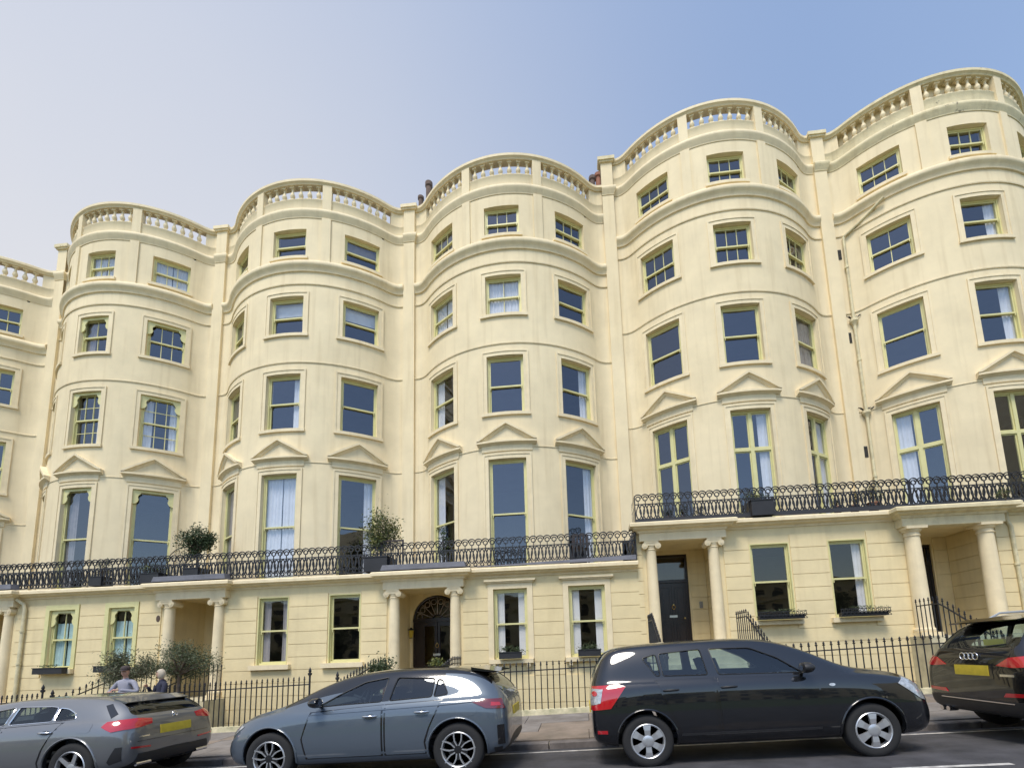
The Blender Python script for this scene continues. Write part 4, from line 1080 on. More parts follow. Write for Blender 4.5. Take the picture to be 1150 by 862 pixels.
pipe([(10.35, yw-0.85, 14.30), (9.95, yw-0.35, 14.05), (9.46, yw, 13.75), (9.44, yw, 10.6), (9.44, yw, 3.55)], 0.05, 'zigzag cream rainwater pipe with spiky hopper heads in the corner of the rightmost bow',
     hoppers=((9.44, yw, 10.55), (9.44, yw, 7.30)), clips=((9.44, yw, 12.6), (9.44, yw, 9.2), (9.44, yw, 5.2)))
pipe([(11.35, 13.53, 3.4), (11.35, 13.53, 3.1), (11.42, 13.53, 2.9), (11.42, 13.53, -1.2)], 0.05, 'cream downpipe on the wall right of the rightmost porch', clips=((11.42, 13.53, 1.9), (11.42, 13.53, 0.4)))
pipe([(-17.62, 13.42, 2.2), (-17.45, 13.5, 2.05), (-17.40, 13.5, 1.9), (-17.40, 13.5, -1.5)], 0.05, 'cream downpipe beside the porch at the left edge', clips=((-17.40, 13.5, 1.2), (-17.40, 13.5, 0.2)))
VM = mat('vent_grille', (0.06, 0.055, 0.05), 0.8)
for k, (x, z, lab) in enumerate(((9.33, 13.0, 'small louvred vent at the top of the corner beside the zigzag pipe'), (9.30, 9.9, 'small louvred vent halfway up the corner beside the zigzag pipe'), (9.33, 5.9, 'small louvred vent low in the corner beside the zigzag pipe'))):
    b = MB(); 
    for q in range(6): b.box(-0.06, 0.06, -0.02, 0.0, q*0.06, q*0.06+0.035)
    b.box(-0.07, 0.07, -0.004, 0.0, -0.02, 0.36)
    o = b.build('air_vent', VM, None, (x-0.02, DP+0.098, z), smooth=0); tag(o, lab, 'vent', 'louvred vents beside the zigzag pipe')
# door bell panel and lantern, plaque
b = MB(); b.box(-0.05, 0.05, -0.02, 0, -0.10, 0.10)
for k in range(4): b.box(-0.02, 0.02, -0.026, -0.0205, -0.08+k*0.045, -0.05+k*0.045)
tag(b.build('doorbell_panel', mat('grey_plate', (0.3, 0.3, 0.3), 0.4, 0.6), None, (3.62, DP-0.447, 1.30), smooth=0), 'grey entry-phone panel on the porch wall right of the panelled door', 'entry phone')
ln = empty('wall_lantern', (-5.62, DP-0.60, 0.62)); tag(ln, 'small yellow lantern on the left wall of the arched-door porch', 'lantern')
b = MB(); b.lathe([(0.05, 0), (0.085, 0.22), (0.05, 0.24)], 0.12, -0.02, 6); b.build('lamp_glass', mat('amber_glass', (0.55, 0.38, 0.05), 0.3), ln, smooth=0)
b = MB(); b.box(-0.01, 0.12, -0.03, -0.01, 0.25, 0.27); b.lathe([(0.10, 0.24), (0.02, 0.32)], 0.12, -0.02, 6); b.lathe([(0.055, -0.02), (0.055, 0.0)], 0.12, -0.02, 6); b.build('lantern_frame', IRON, ln, smooth=0)
b = MB(); b.prism([(0.06*math.cos(2*PI*k/18), 0, 0.10*math.sin(2*PI*k/18)) for k in range(18)], (0, -0.012, 0))
tag(b.build('oval_plaque', mat('bronze', (0.12, 0.08, 0.06), 0.4, 0.5), None, (-12.52, 13.145, 1.38), smooth=0), 'small dark oval plaque on the left column of the olive-tree porch', 'plaque')
# aerial on the roof of the tall house
b = MB(); b.tube([(0, 0, 0), (0.25, 0, 1.3)], 0.018, 5)
for k in range(6): b.tube([(0.06+0.03*k-0.12, 0, 0.9+0.06*k), (0.30+0.03*k, 0, 0.82+0.06*k)], 0.010, 4)
tag(b.build('roof_aerial', IRON, None, (9.4, 17.0, 17.6), smooth=0), 'small tilted television aerial above the parapet between the two tall houses', 'aerial')
b = MB(); b.lathe([(0.16, -3.5), (0.14, 2.6), (0.18, 2.65), (0.18, 2.85), (0.12, 2.9)], n=14)
tag(b.build('chimney_stack', BRICK, None, (-6.55, 20.0, 20.0)), 'tall round brown chimney pot showing left of the arched-door house balustrade', 'chimney')

b = MB(); b.lathe([(0.13, -3.0), (0.11, 0.55), (0.15, 0.6), (0.15, 0.72), (0.1, 0.75)], n=12)
tag(b.build('chimney_stack', BRICK, None, (-6.95, 20.0, 21.4)), 'short brown chimney pot just left of the tall round one', 'chimney')
for k, (x, h) in enumerate(((1.35, 0.0), (1.62, 0.12), (1.86, -0.05))):
    b = MB(); b.lathe([(0.15, -3.5), (0.12, 0.45+h), (0.17, 0.5+h), (0.17, 0.65+h), (0.1, 0.68+h)], n=12)
    tag(b.build('chimney_stack', TERRA if k else BRICK, None, (x, 20.0, 21.45)), ['sooty brown chimney pot at the left of the cluster beside the tall house', 'taller red chimney pot in the middle of the cluster beside the tall house', 'red chimney pot at the right of the cluster, nearly hidden by the tall house'][k], 'chimney', 'chimney pots between the two roof levels')

# ------------------------------------------------------------ across the garden square, behind the camera (seen in the panes)
def opposite():
    for k in range(17):
        x0 = -106+k*9.0; root = empty('opposite_house', (x0, -58, -2)); tag(root, 'cream flat-fronted house across the garden square, behind the camera', 'house', 'houses across the square')
        w = MB(); g = MB(); fr = MB()
        zs = [(0.9, 2.9), (4.4, 6.8), (8.0, 9.4), (10.6, 11.5)]
        w.box(0, 9, -8, 0, 0, 12.6); w.box(-0.05, 9.05, 0, 0.5, 3.7, 4.0); w.box(-0.05, 9.05, 0, 0.4, 9.9, 10.1); w.box(0.0, 9.0, 0, 0.3, 12.4, 12.8)
        for z0, z1 in zs:
            for c in (1.5, 4.5, 7.5): 
                fr = MB(); fr.add([(c-0.6, 0.02, z0), (c+0.6, 0.02, z0), (c+0.6, 0.02, z1), (c-0.6, 0.02, z1)], [(0, 1, 2, 3)], 1)
                for q in ((c-0.75, c-0.6, z0, z1), (c+0.6, c+0.75, z0, z1), (c-0.75, c+0.75, z1, z1+0.15), (c-0.8, c+0.8, z0-0.12, z0), (c-0.6, c+0.6, (z0+z1)/2-0.03, (z0+z1)/2+0.03)): fr.box(q[0], q[1], 0.0, 0.1, q[2], q[3])
                fr.build('window', [TRIM, mat('far_glass', (0.03, 0.035, 0.04), 0.2)], root, smooth=0)
        w.build('wall', STUCCO, root, smooth=0)
    for k in range(3):
        root = empty('corner_house', (42, -8-k*9.0, -1.5), PI/2); tag(root, 'tall cream house closing the right-hand side of the square, behind the camera', 'house', 'tall houses closing the square')
        w = MB(); w.box(-9, 0, -8, 0, 0, 21); w.box(-9.05, 0.05, 0, 0.5, 3.7, 4.0); w.box(-9.05, 0.05, 0, 0.4, 17.0, 17.3); w.box(-9.0, 0.0, 0, 0.35, 20.7, 21.1)
        w.M = None; w.v = [(x, -y, z) for x, y, z in w.v]; w.build('wall', STUCCO, root, smooth=0)
        for z0, z1 in ((0.9, 2.9), (4.6, 7.6), (9.0, 11.2), (12.6, 14.4), (15.2, 16.4), (18.0, 19.4)):
            for c in (-1.5, -4.5, -7.5):
                fr = MB(); fr.add([(c-0.6, -0.02, z0), (c+0.6, -0.02, z0), (c+0.6, -0.02, z1), (c-0.6, -0.02, z1)], [(0, 1, 2, 3)], 1)
                for q in ((c-0.75, c-0.6, z0, z1), (c+0.6, c+0.75, z0, z1), (c-0.75, c+0.75, z1, z1+0.15), (c-0.8, c+0.8, z0-0.12, z0), (c-0.6, c+0.6, (z0+z1)/2-0.03, (z0+z1)/2+0.03), (c-0.03, c+0.03, z0, z1)): fr.box(q[0], q[1], -0.1, 0.0, q[2], q[3])
                fr.build('window', [TRIM, mat('far_glass', (0.03, 0.035, 0.04), 0.2)], root, smooth=0)
    rnd = random.Random(5)
    for k in range(12):
        x = -70+k*9.5; h = rnd.uniform(5.5, 8); y = -24-rnd.uniform(0, 9)
        root = empty('garden_tree', (x, y, -1.9)); tag(root, 'broad leafy tree in the garden square, behind the camera', 'tree', 'trees in the garden square')
        b = MB(); cs = leaf_cloud(b, (0, 0, h*0.68), 2.6, 2.6, h*0.34, 2600, 0.35, rnd, 26)
        b.build('crown', [LEAF[0], LEAF[1]], root, smooth=0, weld=False)
        t = MB(); t.tube([(0, 0, 0), (0.1, 0, h*0.25), (0, 0, h*0.45)], [0.22, 0.18, 0.15], 8)
        for c in cs: t.tube([(0, 0, h*0.4), c*0.5+Vector((0, 0, h*0.22)), c], [0.10, 0.06, 0.02], 5)
        t.build('trunk', BARK, root)
opposite()
# ------------------------------------------------------------ cars
RUB = mat('tyre_rubber', (0.018, 0.018, 0.019), 0.85, bump=0.3, bscale=90)
BLKP = mat('black_trim_plastic', (0.018, 0.018, 0.02), 0.5)
GLSB = mat('gloss_black_trim', (0.008, 0.008, 0.009), 0.12, coat=0.5)
CHR = mat('chrome', (0.75, 0.75, 0.77), 0.15, 1.0)
SILV = mat('silver_wheel', (0.55, 0.56, 0.58), 0.35, 0.7)
DKAL = mat('dark_alloy', (0.03, 0.03, 0.033), 0.35, 0.5)
REDL = mat('red_lamp', (0.45, 0.008, 0.015), 0.12, coat=1.0)
REDD = mat('dark_red_lamp', (0.14, 0.01, 0.015), 0.15, coat=1.0)
CLRL = mat('clear_lamp', (0.50, 0.50, 0.50), 0.15, 0.3, coat=1.0, var=0.5, scale=25)
PLATE = mat('yellow_number_plate', (0.62, 0.47, 0.04), 0.5, var=0.15, scale=12)
UPH = mat('seat_cloth', (0.035, 0.035, 0.04), 0.9)
WELL = mat('wheel_well', (0.01, 0.01, 0.01), 0.9)
CGL = glass('car_glass', (0.62, 0.72, 0.74), (0.85, 0.9, 0.95), 1.7)
CGD = glass('privacy_glass', (0.10, 0.10, 0.12), (0.85, 0.9, 0.95), 1.7)
def paint(name, col, metal=0.0, rough=0.3):
    m = mat(name, col, rough+0.1, metal, coat=1.0, spec=0.1)
    return m
def car_section(s, dW=0.0, dz=0.0):
    x, zb, zs, zt, W_, ws, wt = s
    zb += dz*1.5; zt -= dz; W_ -= dW; ws -= dW; wt -= dW*1.2; zs = min(zs, zt-0.03)
    k = zt-zs
    return [(0, zb), (W_-0.25, zb), (W_-0.07, zb+0.02), (W_-0.01, zb+0.13), (W_, zb+0.5*(zs-zb)), (W_-0.012, zs-0.13), (ws+0.012, zs-0.035), (ws-0.012, zs),
            (ws-0.05, zs+min(0.03, k*0.3)), (ws-0.05+(wt-ws+0.05)*0.5+0.018*min(1, k*3), zs+k*0.52), (wt+0.012, zs+k*0.86), (wt-0.03, zt-k*0.04), (wt-0.16, zt), (wt*0.45, zt+0.006), (0, zt+0.008)]
def loft(secs, dW=0.0, dz=0.0, mats_fn=None, level=2, xs=None):
    me = bpy.data.meshes.new('loft'); vs = []; fs = []; mi = []
    n = len(car_section(secs[0])); R = 2*n-2
    for s in secs:
        h = car_section(s, dW, dz)
        ring = [(s[0], y, z) for y, z in h]+[(s[0], -y, z) for y, z in h[-2:0:-1]]
        vs += ring
    for i in range(len(secs)-1):
        for k in range(R):
            fs.append((i*R+k, i*R+(k+1) % R, (i+1)*R+(k+1) % R, (i+1)*R+k))
            kk = k if k < n-1 else R-1-k
            mi.append(mats_fn(i, kk) if mats_fn else 0)
    for e, i in ((0, 0), (1, len(secs)-1)):
        for k in range(n-1):
            a, b_ = k, k+1; c, d = (R-k) % R, R-k-1
            q = [i*R+a, i*R+b_, i*R+d, i*R+c]
            q2 = []
            for v in q:
                if v not in q2: q2.append(v)
            if len(q2) >= 3: fs.append(tuple(q2)); mi.append(mats_fn(-1 if e == 0 else 999, k) if mats_fn else 0)
    me.from_pydata(vs, [], fs); me.polygons.foreach_set('material_index', mi)
    bm = bmesh.new(); bm.from_mesh(me); bmesh.ops.recalc_face_normals(bm, faces=bm.faces)
    bm.to_mesh(me); bm.free()
    o = bpy.data.objects.new('loft', me); COL.objects.link(o)
    if level:
        md = o.modifiers.new('s', 'SUBSURF'); md.levels = level; md.render_levels = level
    return o
def freeze(o):
    bpy.context.view_layer.update()
    dg = bpy.context.evaluated_depsgraph_get(); me = bpy.data.meshes.new_from_object(o.evaluated_get(dg), depsgraph=dg)
    old = o.data; o.modifiers.clear(); o.data = me; return o
def cut(o, cutter_objs):
    for c in cutter_objs:
        m = o.modifiers.new('b', 'BOOLEAN'); m.operation = 'DIFFERENCE'; m.object = c; m.solver = 'EXACT'
        if hasattr(m, 'material_mode'): m.material_mode = 'TRANSFER'
    freeze(o)
    for c in cutter_objs: bpy.data.objects.remove(c)
    return o
def clip(subj, x0, x1, z0, z1):
    def half(p, f, inter):
        out = []
        for i in range(len(p)):
            a, b_ = p[i-1], p[i]; ia, ib = f(a), f(b_)
            if ib:
                if not ia: out.append(inter(a, b_))
                out.append(b_)
            elif ia: out.append(inter(a, b_))
        return out
    ix = lambda X: (lambda a, b_: (X, a[1]+(b_[1]-a[1])*(X-a[0])/(b_[0]-a[0])))
    iz = lambda Z: (lambda a, b_: (a[0]+(b_[0]-a[0])*(Z-a[1])/(b_[1]-a[1]), Z))
    for f, g in ((lambda p: p[0] >= x0, ix(x0)), (lambda p: p[0] <= x1, ix(x1)), (lambda p: p[1] >= z0, iz(z0)), (lambda p: p[1] <= z1, iz(z1))):
        if not subj: return []
        subj = half(subj, f, g)
    return subj
def rnd_poly(p, r=0.03, n=4):
    out = []
    m = len(p)
    for i in range(m):
        a, b_, c = Vector(p[i-1]), Vector(p[i]), Vector(p[(i+1) % m])
        da, dc = (a-b_), (c-b_); k = min(r, da.length*0.45, dc.length*0.45)
        s, e = b_+da.normalized()*k, b_+dc.normalized()*k
        for j in range(n+1):
            t = j/n; out.append(tuple(s*(1-t)**2+b_*2*t*(1-t)+e*t*t))
    return out
def patch(b, bvh, poly, axis, sign, off=0.004, thick=0.004, g=0.05, mi=0):
    """lay a polygon (drawn in side or end view) onto the car body, with its own thickness"""
    xs = [p[0] for p in poly]; zs = [p[1] for p in poly]
    def hit(u, z):
        if axis == 'y': o, d = Vector((u, sign*3, z)), Vector((0, -sign, 0))
        else: o, d = Vector((sign*4, u, z)), Vector((-sign, 0, 0))
        l, n, i, dd = bvh.ray_cast(o, d)
        if l is None: l, n, i, dd = bvh.find_nearest(o+d*(2.2 if axis == 'y' else 2.0))
        if n.dot(d) > 0: n = -n
        return l, n
    cache = {}
    def V(p):
        k = (round(p[0], 5), round(p[1], 5))
        if k not in cache:
            l, n = hit(*p)
            n2 = (n+Vector((0, sign, 0) if axis == 'y' else (sign, 0, 0))*0.6).normalized()
            cache[k] = (l+n2*off, l+n2*(off-thick))
        return k
    fs = []; nx = max(1, math.ceil((max(xs)-min(xs))/g)); nz = max(1, math.ceil((max(zs)-min(zs))/g))
    for i in range(nx):
        for j in range(nz):
            X0 = min(xs)+(max(xs)-min(xs))*i/nx; X1 = min(xs)+(max(xs)-min(xs))*(i+1)/nx
            Z0 = min(zs)+(max(zs)-min(zs))*j/nz; Z1 = min(zs)+(max(zs)-min(zs))*(j+1)/nz
            c = clip(list(poly), X0, X1, Z0, Z1); q = []
            for p in c:
                k = V(p)
                if k not in q: q.append(k)
            if len(q) >= 3: fs.append(q)
    idx = {}; vs = []
    for k in cache: idx[k] = len(vs); vs.append(cache[k][0])
    m = len(vs)
    edges = {}
    out = []
    for q in fs:
        out.append(tuple(idx[k] for k in q))
        for a, c in zip(q, q[1:]+q[:1]): edges[(a, c)] = edges.get((a, c), 0)+1
    if thick:
        for k in cache: vs.append(cache[k][1])
        for (a, c) in list(edges):
            if (c, a) not in edges: out.append((idx[a], idx[c], idx[c]+m, idx[a]+m))
    b.add(vs, out, mi)
def wheel(parent, x, y, r, style, w=0.19):
    s = -1 if y < 0 else 1
    wh = empty('wheel', (x, y, r)); wh.parent = parent
    Rm_ = Matrix.Rotation(-s*PI/2, 4, 'X')      # lathe z -> outward
    t = MB(); t.M = Rm_; rr = r*0.68
    t.lathe([(rr, -w/2), (r*0.93, -w/2), (r*0.985, -w/2+0.02), (r, -w*0.3), (r, w*0.3), (r*0.985, w/2-0.02), (r*0.93, w/2-0.002), (r*0.80, w/2+0.006), (rr, w/2-0.004), (rr-0.004, w/2-0.03)], n=40, cap=False)
    t.build('tyre', RUB, wh, smooth=40)
    m = MB(); m.M = Rm_
    d = w/2
    m.lathe([(rr, -w*0.4), (rr, d-0.008), (rr-0.012, d+0.002), (rr-0.022, d-0.006), (rr-0.03, d-0.05)], n=40, cap=False, mi=0)
    m.lathe([(rr-0.002, d-0.075), (0.02, d-0.075)], n=32, mi=1, cap=True)
    def spoke(ang, w0, w1, r0, r1, z0, z1, th, mi=0):
        c, q = math.cos(ang), math.sin(ang)
        P_ = lambda rad, lat, z: (rad*c-lat*q, rad*q+lat*c, z)
        vs = [P_(r0, -w0, z0), P_(r0, w0, z0), P_(r1, w1, z1), P_(r1, -w1, z1), P_(r0, -w0, z0-th), P_(r0, w0, z0-th), P_(r1, w1, z1-th), P_(r1, -w1, z1-th)]
        m.add(vs, [(0,1,2,3),(7,6,5,4),(0,4,5,1),(1,5,6,2),(2,6,7,3),(3,7,4,0)], mi)
    if style == 'cover':
        for k in range(6): a = 2*PI*k/6+PI/6; spoke(a, 0.030, 0.036, 0.04, rr*0.62, d-0.004, d+0.004, 0.03); spoke(a, 0.036, 0.050, rr*0.62, rr-0.015, d+0.004, d-0.004, 0.03)
        m.lathe([(0.075, d-0.03), (0.07, d), (0.055, d+0.006), (0.03, d+0.010), (0.001, d+0.010)], n=24, cap=False)
    elif style == 'twin':
        for k in range(5):
            a = 2*PI*k/5+PI/2
            spoke(a, 0.036, 0.028, 0.03, rr*0.55, d-0.014, d-0.008, 0.03, 1)
            for s2 in (-1, 1):
                pts = [(0.045, s2*0.018), (rr*0.5, s2*0.028), (rr*0.72, s2*0.055), (rr*0.93, s2*rr*0.42)]
                for (ra, la), (rb_, lb) in zip(pts, pts[1:]):
                    c, q = math.cos(a), math.sin(a)
                    A = Vector((ra*c-la*q, ra*q+la*c, d-0.004)); B = Vector((rb_*c-lb*q, rb_*q+lb*c, d-0.002)); e = (B-A).normalized(); nn = Vector((-e.y, e.x, 0))*0.0075; z = Vector((0, 0, 0.03))
                    m.add([A-nn, A+nn, B+nn, B-nn, A-nn-z, A+nn-z, B+nn-z, B-nn-z], [(0,1,2,3),(7,6,5,4),(0,4,5,1),(1,5,6,2),(2,6,7,3),(3,7,4,0)], 0)
            for k2 in range(4):
                b0 = a-rr*0; 
        for k in range(5):
            a0 = 2*PI*k/5+PI/2+0.42; a1 = a0+2*PI/5-0.84
            pts = [((rr*0.94)*math.cos(a0+(a1-a0)*j/6), (rr*0.94)*math.sin(a0+(a1-a0)*j/6), d-0.004) for j in range(7)]; m.tube(pts, 0.007, 4)
        m.lathe([(0.05, d-0.03), (0.048, d-0.004), (0.001, d-0.002)], n=20, cap=False, mi=1)
    else:
        for k in range(5):
            a = 2*PI*k/5+PI/2+0.2; spoke(a, 0.030, 0.022, 0.03, rr*0.95, d-0.02, d-0.003, 0.035)
            spoke(a+0.20, 0.010, 0.009, 0.05, rr*0.95, d-0.03, d-0.006, 0.03, 1); spoke(a-0.20, 0.010, 0.009, 0.05, rr*0.95, d-0.03, d-0.006, 0.03, 1)
        m.lathe([(0.06, d-0.04), (0.055, d-0.016), (0.03, d-0.012), (0.001, d-0.012)], n=20, cap=False)
    m.build('rim', [SILV, DKAL], wh, smooth=30)
    return wh
def build_car(name, spec, X, Y, rz, label, cat):
    zc = road_z(X)-0.012
    root = empty(name, (X, Y, zc)); tag(root, label, cat, 'cars parked along the kerb')
    root.rotation_euler = (0, -math.atan(SL) if abs(rz) < 1 else math.atan(SL), rz)
    secs = spec['secs']; body = spec['paint']
    mf = spec.get('mat_fn') or (lambda i, k: 1 if k < 2 else 0)
    o = loft(secs, mats_fn=mf); o.data.materials.append(body); o.data.materials.append(BLKP); o.data.materials.append(WELL); o.data.materials.append(GLSB)
    freeze(o)
    bvh = BVHTree.FromPolygons([v.co.copy() for v in o.data.vertices], [tuple(p.vertices) for p in o.data.polygons])
    cutters = []
    inner = loft([s for s in secs[2:-2]], 0.045, 0.035, None, 1); inner.data.materials.append(WELL); freeze(inner); cutters.append(inner)
    r = spec['r']
    for hx in spec['hubs']:
        for s in (-1, 1):
            b = MB(); b.M = Matrix.Translation((hx, s*0.85, r+0.01)) @ Matrix.Rotation(PI/2, 4, 'X'); b.lathe([(r+0.052, -0.31), (r+0.052, 0.31)], n=48)
            cutters.append(b.build('c', WELL, smooth=0))
    for poly in spec['side_glass']:
        b = MB(); P_ = rnd_poly(poly, 0.035); b.prism([(p[0], -1.2, p[1]) for p in P_], (0, 2.4, 0)); cutters.append(b.build('c', BLKP, smooth=0, weld=False))
    for key, xr in (('wind', (0.2, 2.0)), ('rear', (-3, spec['rear_cut']))):
        b = MB(); P_ = rnd_poly(spec[key], 0.07); b.prism([(xr[0], p[0], p[1]) for p in P_], (xr[1]-xr[0], 0, 0)); cutters.append(b.build('c', BLKP, smooth=0, weld=False))
    cut(o, cutters); me = o.data; me.name = 'body'; o.name = 'body'; o.parent = root
    me.polygons.foreach_set('use_smooth', [True]*len(me.polygons)); me.set_sharp_from_angle(angle=math.radians(32))
    # glass
    k = 0
    for poly in spec['side_glass']:
        P_ = rnd_poly([(p[0], p[1]) for p in poly], 0.035)
        dark = poly[0][0] < spec.get('privacy', -9)
        for s in (-1, 1):
            b = MB(); patch(b, bvh, P_, 'y', s, -0.008, 0, 0.06); b.build('side_window', CGD if dark else CGL, root, smooth=60)
            # rubber seal
            c = MB(); n = len(P_)
            ring = []
            for p in P_:
                l, nn, _, _ = bvh.ray_cast(Vector((p[0], s*3, p[1])), Vector((0, -s, 0)))
                if l is not None: ring.append(l+Vector((0, s*0.001, 0)))
            if len(ring) > 4: c.tube(ring, 0.0075, 5, closed=True); c.build('window_seal', spec.get('seal', BLKP), root, smooth=40)
    for key, s in (('wind', 1), ('rear', -1)):
        b = MB(); patch(b, bvh, rnd_poly(spec[key], 0.07), 'x', s, -0.006, 0, 0.07); b.build('windscreen' if s > 0 else 'rear_window', CGL if s > 0 or not spec.get('privacy') else CGD, root, smooth=60)
    # doors with their shut lines
    for di, poly in enumerate(spec['doors']):
        for s in (-1, 1):
            seam = MB(); patch(seam, bvh, poly, 'y', s, 0.0015, 0.001, 0.08)
            cx_ = sum(p[0] for p in poly)/len(poly); cz_ = sum(p[1] for p in poly)/len(poly)
            inn = [(cx_+(p[0]-cx_)*(1-0.022/max(0.1, abs(p[0]-cx_))) if abs(p[0]-cx_) > 0.05 else p[0], cz_+(p[1]-cz_)*(1-0.010/max(0.05, abs(p[1]-cz_)))) for p in poly]
            d = MB(); patch(d, bvh, rnd_poly(inn, 0.02, 2), 'y', s, 0.0045, 0.003, 0.06); dd = d.build('door', body, root, smooth=50)
            seam.build('door_seam', GLSB, dd, smooth=50)
            hx, hz = spec['handles'][di]
            l, nn, _, _ = bvh.ray_cast(Vector((hx, s*3, hz)), Vector((0, -s, 0)))
            h = MB(); y = l.y
            h.tube([(hx-0.09, y+s*0.006, hz), (hx-0.07, y+s*0.030, hz+0.002), (hx, y+s*0.036, hz+0.004), (hx+0.07, y+s*0.030, hz+0.004), (hx+0.095, y+s*0.006, hz+0.002)], [0.010, 0.013, 0.014, 0.013, 0.010], 8)
            h.build('handle', spec.get('handle_mat', body), dd, smooth=60)
            q = MB(); patch(q, bvh, [(hx-0.06+0.075*math.cos(2*PI*j/14)*1.0+0.06, hz-0.004+0.030*math.sin(2*PI*j/14)) for j in range(14)], 'y', s, 0.0052, 0.001, 0.04); q.build('handle_recess', GLSB, dd, smooth=50)
    # wheels, arch lips
    for hx in spec['hubs']:
        for s in (-1, 1):
            wheel(root, hx, s*(spec['hw']-0.125), r, spec['wheel'])
            l_ = MB(); ring = []
            for j in range(25):
                a = PI*(-0.06+1.12*j/24); p = (hx+(r+0.058)*math.cos(a), r+0.01+(r+0.058)*math.sin(a))
                h, nn, _, _ = bvh.ray_cast(Vector((p[0], s*3, p[1])), Vector((0, -s, 0)))
                if h is not None: ring.append(h+Vector((0, s*0.002, 0)))
            if len(ring) > 3: l_.tube(ring, 0.014, 6); l_.build('wheel_arch', spec.get('arch_mat', body), root, smooth=60)
    # interior
    seats = []
    for sx in (0.12, -0.72):
        for s in (-1, 1):
            dp_ = spec.get('drop', 0.04); b = MB(); b.box(sx-0.25, sx+0.25, s*0.36-0.24, s*0.36+0.24, 0.42-dp_, 0.58-dp_)
            b.M = Matrix.Translation((sx-0.25, s*0.36, 0.55-dp_)) @ Matrix.Rotation(-0.30, 4, 'Y'); b.box(-0.06, 0.06, -0.23, 0.23, 0.0, 0.55); b.box(-0.05, 0.04, -0.12, 0.12, 0.58, 0.76); b.box(-0.01, 0.01, -0.05, 0.05, 0.54, 0.6)
            so = b.build('seat', UPH, root, smooth=0); bv = so.modifiers.new('bevel', 'BEVEL'); bv.width = 0.03; bv.segments = 2
    b = MB(); b.prism([(0.62, -0.66, 0.55), (0.62, -0.66, 0.92), (0.95, -0.66, 0.97), (1.1, -0.66, 0.93), (1.1, -0.66, 0.5)], (0, 1.32, 0)); b.build('dashboard', UPH, root, smooth=0)
    side = -1 if True else 1
    b = MB(); b.M = Matrix.Translation((0.50, -0.36, 0.92)) @ Matrix.Rotation(1.2, 4, 'Y'); b.tube([(0.18*math.cos(2*PI*j/20), 0.18*math.sin(2*PI*j/20), 0) for j in range(20)], 0.014, 6, closed=True); b.tube([(-0.17, 0, 0), (0.17, 0, 0)], 0.014, 5); b.tube([(0, 0, 0), (0, 0, 0.2)], 0.02, 5); b.build('steering_wheel', UPH, root)
    b = MB(); b.box(-1.5, 1.1, -0.62, 0.62, 0.30, 0.36); b.build('cabin_floor', UPH, root, smooth=0)
    # mirrors
    mx_, mz = spec['mirror']
    for s in (-1, 1):
        l, nn, _, _ = bvh.ray_cast(Vector((mx_, s*3, mz-0.06)), Vector((0, -s, 0)))
        b = MB(); y = l.y
        n = 14; prof = []
        for j in range(n): prof.append((0.10*math.cos(2*PI*j/n)*1.05, 0.065*math.sin(2*PI*j/n)))
        vs = []
        for (off, k) in ((-0.055, 0.55), (-0.045, 0.92), (0.0, 1.0), (0.05, 0.85), (0.085, 0.45)):
            vs += [(mx_+off, y+s*(0.14+p*k), mz+0.03+q*k) for p, q in prof]
        fs = [(i*n+j, i*n+(j+1) % n, (i+1)*n+(j+1) % n, (i+1)*n+j) for i in range(4) for j in range(n)]+[tuple(range(n))[::-1], tuple(4*n+j for j in range(n))]
        b.add(vs, fs); b.tube([(mx_, y-s*0.02, mz-0.04), (mx_, y+s*0.09, mz-0.005)], 0.022, 6)
        mo = b.build('wing_mirror', spec.get('mirror_mat', body), root, smooth=50)
        g = MB(); g.add([(mx_-0.057, y+s*(0.14+p*0.5), mz+0.03+q*0.5) for p, q in prof], [tuple(range(n))]); g.build('mirror_glass', CHR, mo, smooth=0)
    for (nm, polys, m_, off) in spec['patches']:
        # polys: list of (axis, sign, poly)
        groups = {}
        for ax, s, p in polys:
            mean = sum(q[0] for q in p)/len(p)
            k_ = s if ax == 'y' else (0 if abs(mean) < 0.15 else (1 if mean > 0 else -1))
            groups.setdefault(k_, []).append((ax, s, p))
        for g_ in groups.values():
            b = MB()
            for ax, s, p in g_: patch(b, bvh, p, ax, s, off, off+0.001, 0.035)
            b.build(nm, m_, root, smooth=45)
    if spec.get('extra'): spec['extra'](root, bvh)
    # sill strip underneath
    return root
def both(p): return [('y', -1, p), ('y', 1, p)]
def mir(poly): return [(-a, z) for a, z in poly][::-1]
def ell(cx_, cz, rx, rz_, n=14): return [(cx_+rx*math.cos(2*PI*j/n), cz+rz_*math.sin(2*PI*j/n)) for j in range(n)]

def common_rear(root, bvh, zs, m_, spoil=True): pass
